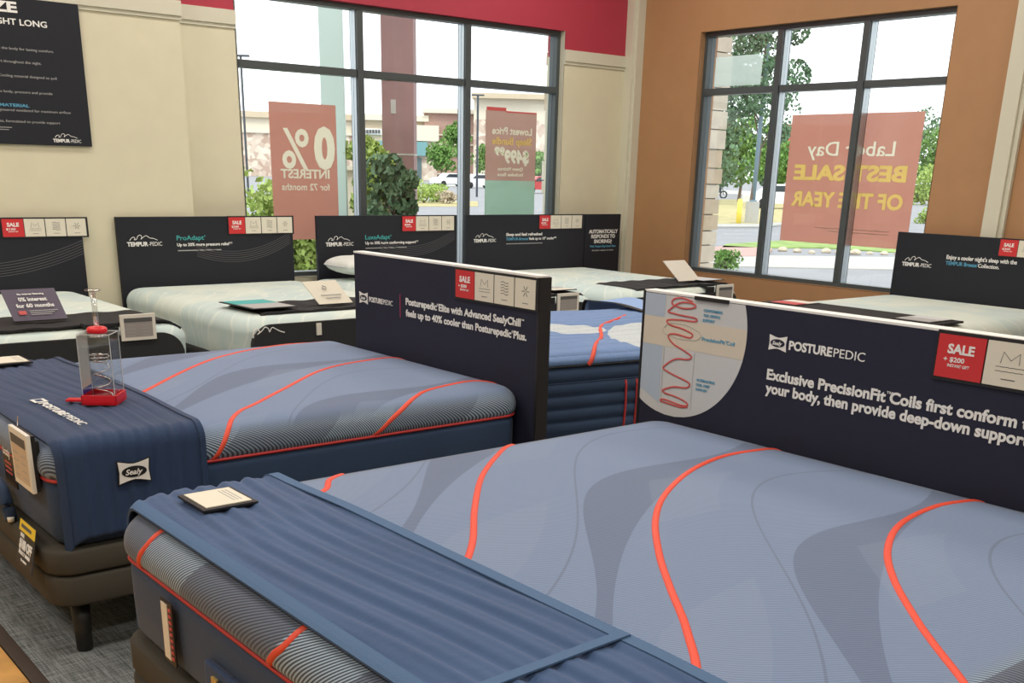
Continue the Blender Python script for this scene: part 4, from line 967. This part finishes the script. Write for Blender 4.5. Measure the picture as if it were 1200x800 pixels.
# rounded guard cord seen at left of the foot
t = thing('foot_guard', (.95, 4.2, .40), 'navy padded guard rail below the tablet of the striped mattress', 'bed guard')
b = B(); b.tube(dense([(.89, 3.87, .40), (.885, 3.88, .46), (.885, 3.92, .505), (.885, 4.01, .515), (.885, 4.17, .505)], 4), .022, 10); b.out('guard_rail', M['navy'], t, True)
b = B(); b.tube([(.885, 3.855, .40), (.885, 3.855, .417)], .012, 10); b.out('guard_tip', M['ivory'], t, True)
def flat_card(x0, x1, y0, y1, z, label, m=None, slope=0):
    t = thing('info_card', ((x0+x1)/2, (y0+y1)/2, z), label, 'card')
    b = B(); b.box(x0-.012, x1+.012, y0-.012, y1+.012, z, z+.007, .002); b.out('holder', M['black'], t)
    b = B(); b.box(x0, x1, y0, y1, z+.007, z+.010, .001); b.out('card', m or M['cardc'], t)
    b = B()
    for k in range(3): b.box(x1-.020-.010*k, x1-.017-.010*k, y0+.02, y1-.02, z+.010, z+.0106)
    b.out('card_print', M['grey'], t); return t
flat_card(1.02, 1.145, 2.455, 2.595, .777, 'cream card in black holder on the foreground blue throw')
flat_card(1.15, 1.27, 4.83, 4.99, .780, 'cream card in black holder at the far left end of the navy throw')

# ================================================================== OUTSIDE
GZ = -.15
def ray(px, py): return (fw+r2*((px-600)/F_PX)-u2*((py-CY)/F_PX))
def G(px, py, z=GZ):
    d = ray(px, py); k = (z-CAM_H)/d.z; return Vector((0, 0, CAM_H))+d*k
def D(px, py, dist):
    d = ray(px, py); h = math.hypot(d.x, d.y); return Vector((0, 0, CAM_H))+d*(dist/h)
def gpoly(name, pts, z, m, label, cat=None, kind='structure', th=.05):
    b = B(); b.poly([(p.x, p.y) for p in pts], z-th, z); o = b.out(name, m); tag(o, label, cat, None, kind); return o
b = B(); b.box(XW+TH, 600, -200, 600, GZ-.3, GZ); b.box(-300, XW+TH, YW+TH, 600, GZ-.3, GZ); tag(b.out('parking_lot', M['asphalt']), 'pale asphalt parking lot outside the windows', None, None, 'structure')
b = B(); b.box(-5, XW+TH+1.6, YW+TH, YW+TH+1.5, GZ, GZ+.1); b.box(XW+TH, XW+TH+1.5, -5, YW+TH, GZ, GZ+.1); tag(b.out('sidewalk', M['concrete']), 'concrete sidewalk along the shop front', None, None, 'structure')
rnd = random.Random(5)
def leaves(name, c, rx, rz, n, size, m, root, gaps=0.0):
    bm = bmesh.new(); blobs = [(Vector((rnd.uniform(-.6, .6)*rx, rnd.uniform(-.6, .6)*rx, rnd.uniform(-.75, .75)*rz)), rnd.uniform(.25, .5)) for _ in range(22)]
    for _ in range(n):
        o_, s = rnd.choice(blobs); d = Vector((rnd.gauss(0, 1), rnd.gauss(0, 1), rnd.gauss(0, 1))).normalized()
        p = Vector(c)+o_+Vector((d.x*rx*s, d.y*rx*s, d.z*min(rx, rz)*s))
        a = Vector((rnd.gauss(0, 1), rnd.gauss(0, 1), rnd.gauss(0, 1))).normalized(); e = a.orthogonal().normalized()*size*rnd.uniform(.6, 1.3); f = a.cross(e)*.6
        bm.faces.new([bm.verts.new(p+q) for q in (-e, f, e, -f)])
    o = obj(name, bm, m, root); o['kind'] = 'stuff'; return o
def tree(base, h, rx, rz, n, size, m, label, group=None, trunk=.12, name='tree', cat='tree'):
    t = thing(name, base, label, cat, group); b = B()
    top = base+Vector((0, 0, h-rz*.6)); pts = [tuple(base), tuple(base+Vector((.03*h, 0, h*.3))), tuple(top)]
    b.tube(pts, [trunk, trunk*.8, trunk*.35], 8)
    for k in range(6):
        a = k*1.1; s = base+Vector((.02*h, 0, h*(.3+.07*k))); b.tube([tuple(s), tuple(s+Vector((math.cos(a)*rx*.5, math.sin(a)*rx*.5, rz*.6)))], [trunk*.4, trunk*.12], 5)
    b.out('trunk', M['bark'], t); leaves('foliage', base+Vector((0, 0, h-rz)), rx, rz, n, size, m, t); return t
def shrub(base, rx, rz, n, size, m, label, group=None):
    t = thing('shrub', base, label, 'shrub', group); b = B()
    for k in range(5): b.tube([tuple(base), tuple(base+Vector((math.cos(k*1.3)*rx*.5, math.sin(k*1.3)*rx*.5, rz)))], [.03, .01], 5)
    b.out('stems', M['bark'], t); leaves('foliage', base+Vector((0, 0, rz)), rx, rz, n, size, m, t); return t
def car(p, ang, m, label, group='parked cars outside'):
    t = thing('car', p, label, 'car', group, ang)
    prof = [(-2.2, .35), (-2.25, .75), (-1.9, .95), (-1.2, 1.0), (-.7, 1.42), (.7, 1.45), (1.4, 1.0), (2.1, .85), (2.25, .6), (2.2, .3)]
    def body(sc, w, z0=0): 
        b = B((0, 0, 0), R=(1, 0, 0), U=(0, 0, 1), N=(0, -1, 0)); b.poly(sc, -w, w); return b.bm
    obj('body', body(prof, .85), m, t, False, True)
    obj('windows', body([(-1.08, 1.0), (-.66, 1.34), (.64, 1.36), (1.2, 1.02)], .86), M['carg'], t, False, True)
    for x in (-1.35, 1.4):
        for y in (-.8, .8):
            b = B((0, 0, 0), R=(1, 0, 0), U=(0, 0, 1), N=(0, -1, 0)); b.tube([(x, .32, y-.1), (x, .32, y+.1)], .32, 14); obj('wheel', b.bm, M['tyre'], t, True, True)
    return t
def facing(p): return math.atan2(p.y, p.x)-math.pi/2
def block(bb, p0, p1, z0, z1, depth, off=0):
    """wall block between two ground points, extending away from viewer"""
    d = (p1-p0); d.z = 0; L = d.length; R = d.normalized(); N = Vector((R.y, -R.x, 0))
    b = B((p0.x, p0.y, 0), R=R, U=(0, 0, 1), N=N); b.box(0, L, z0, z1, -depth, off); return b
DB = 200
def bpt(px, d=DB): 
    q = D(px, 207, d); q.z = GZ; return q
def hz(px, py, d=DB): return D(px, py, d).z
# strip mall seen through window_1
t = thing('strip_mall', bpt(460), 'tan and brick strip mall across the parking lot behind the wide window', 'building')
def bl(nm, xa, xb, ya, yb, m, off=0, d=DB, depth=20, lab=None):
    off *= 3
    o = block(None, bpt(xa, d), bpt(xb, d), GZ if yb is None else hz((xa+xb)/2, yb, d), hz((xa+xb)/2, ya, d), depth, off).out(nm, m, t)
    if lab: o['label'] = lab
    return o
bl('left_wing', 262, 425, 137, None, M['tan_l']); bl('left_parapet', 258, 425, 132, 139, M['tan'], .3); bl('stone_base', 262, 425, 157, None, M['stone'], .15); bl('stone_cap', 262, 425, 154, 157, M['tan_l'], .3)
bl('middle_wing', 418, 500, 140, None, M['tan'], .5); bl('middle_cornice', 415, 502, 135, 142, M['tan_l'], .9); bl('awning', 424, 500, 166, 182, M['awn'], 1.6); bl('shop_window', 424, 484, 182, None, M['shopglass'], .6)
s_ = bl('shop_sign', 425, 448, 151, 158, M['white'], .7)
for k in range(6): bl('sign_letter', 427+3.4*k, 429.4+3.4*k, 152.5, 156.5, M['dkprint'], .8)
bl('stone_tower', 486, 512, 150, None, M['stone'], 1.2, lab='stone faced entrance tower'); bl('tower_top', 484, 514, 148, 166, M['tan_l'], 1.5); bl('tower_door', 489, 494, 185, None, M['shopglass'], 1.3)
bl('brick_wing', 498, 560, 132, None, M['brick'], .8, lab='rose brick wing'); bl('brick_cornice', 496, 562, 129, 134, M['tan_l'], 1.2)
for yy in (158, 169, 180, 203): bl('brick_band', 503, 560, yy, yy+1.6, M['tan_l'], 1.0)
bl('right_wing', 556, 680, 116, None, M['tan_l'], 1.6); bl('right_cornice', 554, 682, 113, 119, M['tan'], 2.2); bl('right_stone', 556, 680, 143, 190, M['stone'], 1.8); bl('right_shopfront', 600, 680, 190, None, M['shopglass'], 1.9)
# strips of ground
def gy(xs, y0, y1, m, name, label, z=GZ+.02, th=.05): return gpoly(name, [G(xs[0], y1), G(xs[1], y1), G(xs[1], y0), G(xs[0], y0)], z, m, label, th=th)
gy((380, 660), 216.5, 219, M['concrete'], 'curb', 'far pale curb of the parking lot'); gy((470, 560), 236, 242, M['straw'], 'island', 'planted island by the wide window')
gy((400, 452), 232, 240, M['grass'], 'lawn', 'bright lawn left of the rust-red column', GZ+.03); gy((260, 420), 236, 243, M['grass'], 'lawn', 'lawn strip beneath the leafy hedge', GZ+.03)
# near column etc.
p = D(469, 207, 13.5)
t = thing('steel_column', (p.x, p.y, GZ), 'tall rust-red column standing outside the wide window', 'column'); R = (rt.x, rt.y, 0); N = (-fw.x, -fw.y, 0)
b = B((p.x, p.y, GZ), R=Vector(R).normalized(), U=(0, 0, 1), N=Vector(N).normalized()); b.box(-.185, .185, 0, 7, -.185, .185, .01); b.out('shaft', M['rust'], t)
b = B((p.x, p.y, GZ), R=Vector(R).normalized(), U=(0, 0, 1), N=Vector(N).normalized()); b.poly([(-.42, 0), (.42, 0), (.25, .75), (-.25, .75)], -.3, .3); b.out('foot', M['rust'], t)
b = B((p.x, p.y, GZ), R=Vector(R).normalized(), U=(0, 0, 1), N=Vector(N).normalized())
for z in (1.9, 2.7, 3.5): b.box(-.19, .19, z, z+.02, -.19, .19)
b.box(-.08, -.02, 2.35, 2.5, .185, .19); b.out('joint_bands', M['concrete'], t)
p = D(393, 207, 13); t = thing('pylon', (p.x, p.y, GZ), 'pale green glass pylon outside the left pane of the wide window', 'pylon')
b = B((p.x, p.y, GZ), R=Vector(R).normalized(), U=(0, 0, 1), N=Vector(N).normalized()); b.box(-.13, .13, .9, 7, -.05, .05, .01); b.out('panel', M['palegreen'], t)
b = B((p.x, p.y, GZ), R=Vector(R).normalized(), U=(0, 0, 1), N=Vector(N).normalized()); b.box(-.2, .2, 0, .9, -.1, .1, .01); b.out('plinth', M['concrete'], t)
t = thing('stone_wall', D(400, 207, 15)+Vector((0, 0, GZ-CAM_H)), 'low pale stone wall beside the pale green pylon', 'wall')
o = block(None, bpt(340, 15), bpt(426, 15), GZ, hz(400, 199, 15), .4).out('wall_body', M['st1'], t); block(None, bpt(338, 14.9), bpt(428, 14.9), hz(400, 199, 15), hz(400, 194, 15), .5).out('wall_cap', M['tan_l'], t)
for i, (px_, d_, r_, z_) in enumerate(((292, 14, .55, .85), (312, 14.2, .55, .75), (338, 14.1, .5, .7), (368, 14, .5, .7), (402, 13.9, .3, .62))):
    q = D(px_, 207, d_); q.z = GZ; shrub(q, r_, z_, 1500, .05, M['foliage2'], ['yellow green shrub nearest the left edge of the wide window', 'yellow green shrub just left of the interest poster', 'yellow green shrub behind the interest poster', 'yellow green shrub behind the poster centre', 'small yellow green shrub right of the interest poster'][i], 'yellow green shrubs outside the wide window')
q = D(456, 207, 12); q.z = GZ; tree(q, 1.95, .36, .72, 2600, .042, M['foliage3'], 'young leafy tree standing before the rust-red column', None, .03)
q = D(434, 207, 13.0); q.z = GZ; tree(q, 2.1, .3, .45, 1200, .05, M['foliage2'], 'small bright green tree behind the leafy young tree', None, .03)
for i, (px_, h_) in enumerate(((516, 5.5), (537, 8.0), (571, 5.0))):
    q = bpt(px_, 150+6*i); tree(q, h_, 2.0, h_*.36, 1500, .25, M['foliage'], ['small round green tree before the brick wing', 'green parking lot tree above the white car', 'green tree beside the second mullion'][i], 'parking lot trees')
for i, px_ in enumerate((600, 632)):
    q = bpt(px_, 150-8*i); tree(q, 4.6, 2.0, 1.7, 1200, .25, M['foliage'], ['green tree behind the price poster', 'green tree between price poster and stone pier'][i], 'parking lot trees')
for i, (px_, py_, rx_, rz_) in enumerate(((497, 238, 1.0, .62), (512, 237, .8, .5), (525, 239, .6, .36))):
    q = G(px_, py_); shrub(q, rx_, rz_, 1300, .07, M['foliage2'] if i < 2 else M['rock'], ['low olive shrub right of the rust-red column', 'second low olive shrub on the island', 'low dry shrub at the island end'][i], 'low shrubs on the island')
for (px_, d_, m_, l_) in ((528, 128, 'carw', 'white car parked left of the second mullion'), (560, 120, 'carw', 'white car parked right of the second mullion'), (634, 100, 'carr', 'red car between price poster and stone pier'), (594, 125, 'card', 'dark car behind the price poster')):
    q = bpt(px_, d_); car(q, facing(q)+.5, M[m_], l_)
def pole(px_, d_, h, label, m='card', r=.07, base=False):
    q = bpt(px_, d_); t = thing('lamp_pole', q, label, 'lamp post', None); b = B(); b.tube([(q.x, q.y, GZ), (q.x, q.y, GZ+h)], r, 10); b.out('pole', M[m], t)
    b = B((q.x, q.y, GZ+h), R=Vector(R).normalized(), U=(0, 0, 1), N=Vector(N).normalized()); b.box(-.45, .45, -.05, .05, -.1, .1, .02); b.out('lamp_head', M[m], t)
    if base: b = B(); b.tube([(q.x, q.y, GZ), (q.x, q.y, GZ+.8)], .28, 20); b.out('concrete_base', M['concrete'], t)
pole(290, 60, 6.9, 'thin grey lamp pole at the left of the wide window', r=.06); pole(559, 80, 6.7, 'thin grey lamp pole beside the price poster', r=.08)
# stone piers next to the windows
def pier(cx, cy, w, d, label):
    t = thing('stone_pier', (cx, cy, GZ), label, 'pier'); b = B(); b.box(cx-w/2+.03, cx+w/2-.03, cy-d/2+.03, cy+d/2-.03, GZ, 4.6); b.out('mortar_core', M['concrete'], t)
    z = GZ; i = 0
    while z < 4.5:
        h = rnd.uniform(.13, .24); s = rnd.uniform(.35, .65); sp_ = (s, 1-s)
        for k in (0, 1):
            if w >= d: a0 = cx-w/2+(0 if k == 0 else s*w); a1 = a0+sp_[k]*w-.012; bx = (a0, a1, cy-d/2, cy+d/2)
            else: a0 = cy-d/2+(0 if k == 0 else s*d); a1 = a0+sp_[k]*d-.012; bx = (cx-w/2, cx+w/2, a0, a1)
            e = rnd.uniform(0, .02); b = B(); b.box(bx[0]-e, bx[1]+(e if w < d else 0), bx[2]-e, bx[3]+(e if w >= d else 0), z, z+h-.012); b.out('stone', M[rnd.choice(('st1', 'st2', 'st1'))], t)
        z += h; i += 1
pier(8.05, 8.95, .50, .30, 'stone pier outside the right end of the wide window')
pier(8.925, 8.04, .35, .50, 'stone pier outside the corner end of the caramel wall window')
# through window_2
def strip2(name, pts, m, label, z=GZ+.03): return gpoly(name, [G(*p) for p in pts], z, M[m], label)
strip2('island', [(800, 264), (885, 264), (960, 259), (1010, 244), (1000, 238), (880, 234), (800, 234)], 'straw', 'dry grass island behind the yellow bollards')
strip2('curb', [(800, 267), (888, 267), (966, 261), (960, 259), (885, 264), (800, 264)], 'concrete', 'curb of the dry grass island', GZ+.06)
strip2('lawn', [(846, 291), (960, 291), (1110, 300), (1110, 285), (960, 280), (850, 287)], 'grass', 'bright green lawn strip along the sidewalk')
strip2('paving', [(820, 302), (900, 301), (905, 292), (850, 289), (820, 292)], 'brick_walk', 'pink paved ramp at the curb')
strip2('walkway', [(820, 312), (1110, 318), (1110, 303), (900, 300), (820, 303)], 'concrete', 'pale sidewalk beyond the shop wall', GZ+.02)
strip2('far_lawn', [(900, 232), (1110, 236), (1110, 226), (900, 222)], 'grass', 'far green verge')
strip2('far_curb', [(820, 226), (1110, 238), (1110, 232), (820, 222)], 'concrete', 'far curb')
for i in range(12):
    q = G(900+i*17, 295+i*.5+rnd.uniform(-1, 1.5)); r0 = rnd.uniform(.07, .13); bm = bmesh.new(); bmesh.ops.create_icosphere(bm, subdivisions=2, radius=r0)
    for v in bm.verts: v.co = Vector((v.co.x*rnd.uniform(1, 1.35), v.co.y*1.1, v.co.z*.7))+q+Vector((0, 0, r0*.4))
    tag(obj('rock', bm, M['rock'], None), 'tan rock in the row along the lawn strip', 'rock', 'tan rocks along the lawn strip')
for i, (px_, py_) in enumerate(((831, 265), (865, 263))):
    q = G(px_, py_); t = thing('bollard', q, ['yellow bollard next to the stone pier', 'yellow bollard beside the blue-grey lamp post'][i], 'bollard', 'yellow bollards'); b = B(); b.tube([(q.x, q.y, GZ), (q.x, q.y, GZ+.92), (q.x, q.y, GZ+.97)], [.10, .10, .05], 14); b.out('post', M['bollard'], t, True)
    b = B(); b.tube([(q.x, q.y, GZ), (q.x, q.y, GZ+.04)], .16, 14); b.out('collar', M['concrete'], t)
q = G(880, 262); t = thing('lamp_post', q, 'blue-grey lamp post on a concrete drum outside the caramel wall window', 'lamp post')
b = B(); b.tube([(q.x, q.y, GZ), (q.x, q.y, GZ+.85)], .27, 24); b.out('concrete_drum', M['concrete'], t)
b = B(); b.tube([(q.x, q.y, GZ+.85), (q.x, q.y, 6.5)], .085, 12); b.out('pole', M['polebl'], t, True)
b = B(); b.tube([(q.x, q.y, GZ+.85), (q.x, q.y, GZ+.92)], .15, 12); b.out('flange', M['polebl'], t)
q = bpt(882, 46); tree(q, 8.6, 2.1, 2.6, 9000, .085, M['foliage3'], 'airy tall tree behind the pale film panel', None, .10)
for i, (px_, d_, h_, r_) in enumerate(((838, 78, 6.6, 2.4), (868, 86, 6.0, 2.4), (900, 96, 6.2, 2.2), (926, 92, 4.4, 2.2), (1078, 150, 10.5, 4.0), (1098, 132, 7.0, 2.6))):
    q = bpt(px_, d_); tree(q, h_, r_, h_*.40, 2600, .19, M['foliage'] if i % 2 else M['foliage3'], ['dark green tree left behind the bollards', 'mid green tree behind the lamp post', 'dark green tree right of the lamp post', 'green tree left of the labor day poster', 'dark tree at the far right beyond the poster', 'green tree at the right window edge'][i], 'trees beyond the road')
BB = 110
p0 = bpt(908, BB); t = thing('red_roof_building', p0, 'building with red roof beyond the road behind the labor day poster', 'building')
block(None, bpt(900, BB), bpt(1000, BB), GZ, hz(920, 172, BB), 15).out('walls', M['tan'], t); block(None, bpt(897, BB-1), bpt(1003, BB-1), hz(920, 174, BB), hz(920, 146, BB), 15).out('roof', M['redroof'], t)
block(None, bpt(924, BB-.5), bpt(950, BB-.5), hz(920, 190, BB), hz(920, 178, BB), .2, .1).out('window', M['shopglass'], t)
for (px_, py_, m_, l_) in ((919, 70, 'carw', 'white car left of the labor day poster'), (923, 100, 'carw', 'farther white car left of the labor day poster'), (1078, 120, 'card', 'dark car right of the labor day poster'), (1085, 135, 'carw', 'pale car at the far right of the window')):
    q = bpt(px_, py_); car(q, facing(q)+.3, M[m_], l_)
q = G(838, 232); t = thing('motorcycle', q, 'dark motorcycle beside the stone pier across the road', 'motorcycle'); a = facing(q)
b = B(q, R=(math.cos(a), math.sin(a), 0), U=(0, 0, 1), N=(math.sin(a), -math.cos(a), 0))
for x in (-.7, .7): b.tube([(x+.28*math.cos(k*math.pi/8), .3+.28*math.sin(k*math.pi/8), 0) for k in range(16)], .06, 6, closed=True)
b.out('tyres', M['tyre'], t); b = B(q, R=(math.cos(a), math.sin(a), 0), U=(0, 0, 1), N=(math.sin(a), -math.cos(a), 0)); b.box(-.6, .1, .55, .75, -.15, .15, .05); b.box(-.1, .5, .45, .95, -.18, .18, .08); b.tube([(.7, .3, 0), (.5, 1.1, 0), (.45, 1.15, .3)], .03, 6); b.out('body', M['card'], t)
q = G(848, 318); shrub(q, .30, .20, 1400, .03, M['foliage'], 'low green shrub below the caramel wall window', None)
q = G(1086, 262); shrub(q, .5, .35, 900, .06, M['foliage2'], 'green shrub at the right edge of the caramel wall window', None)
q = G(1080, 240); shrub(q, 2.4, 1.6, 2000, .14, M['foliage2'], 'bright green bush right of the labor day poster', None)

bpy.context.view_layer.update()
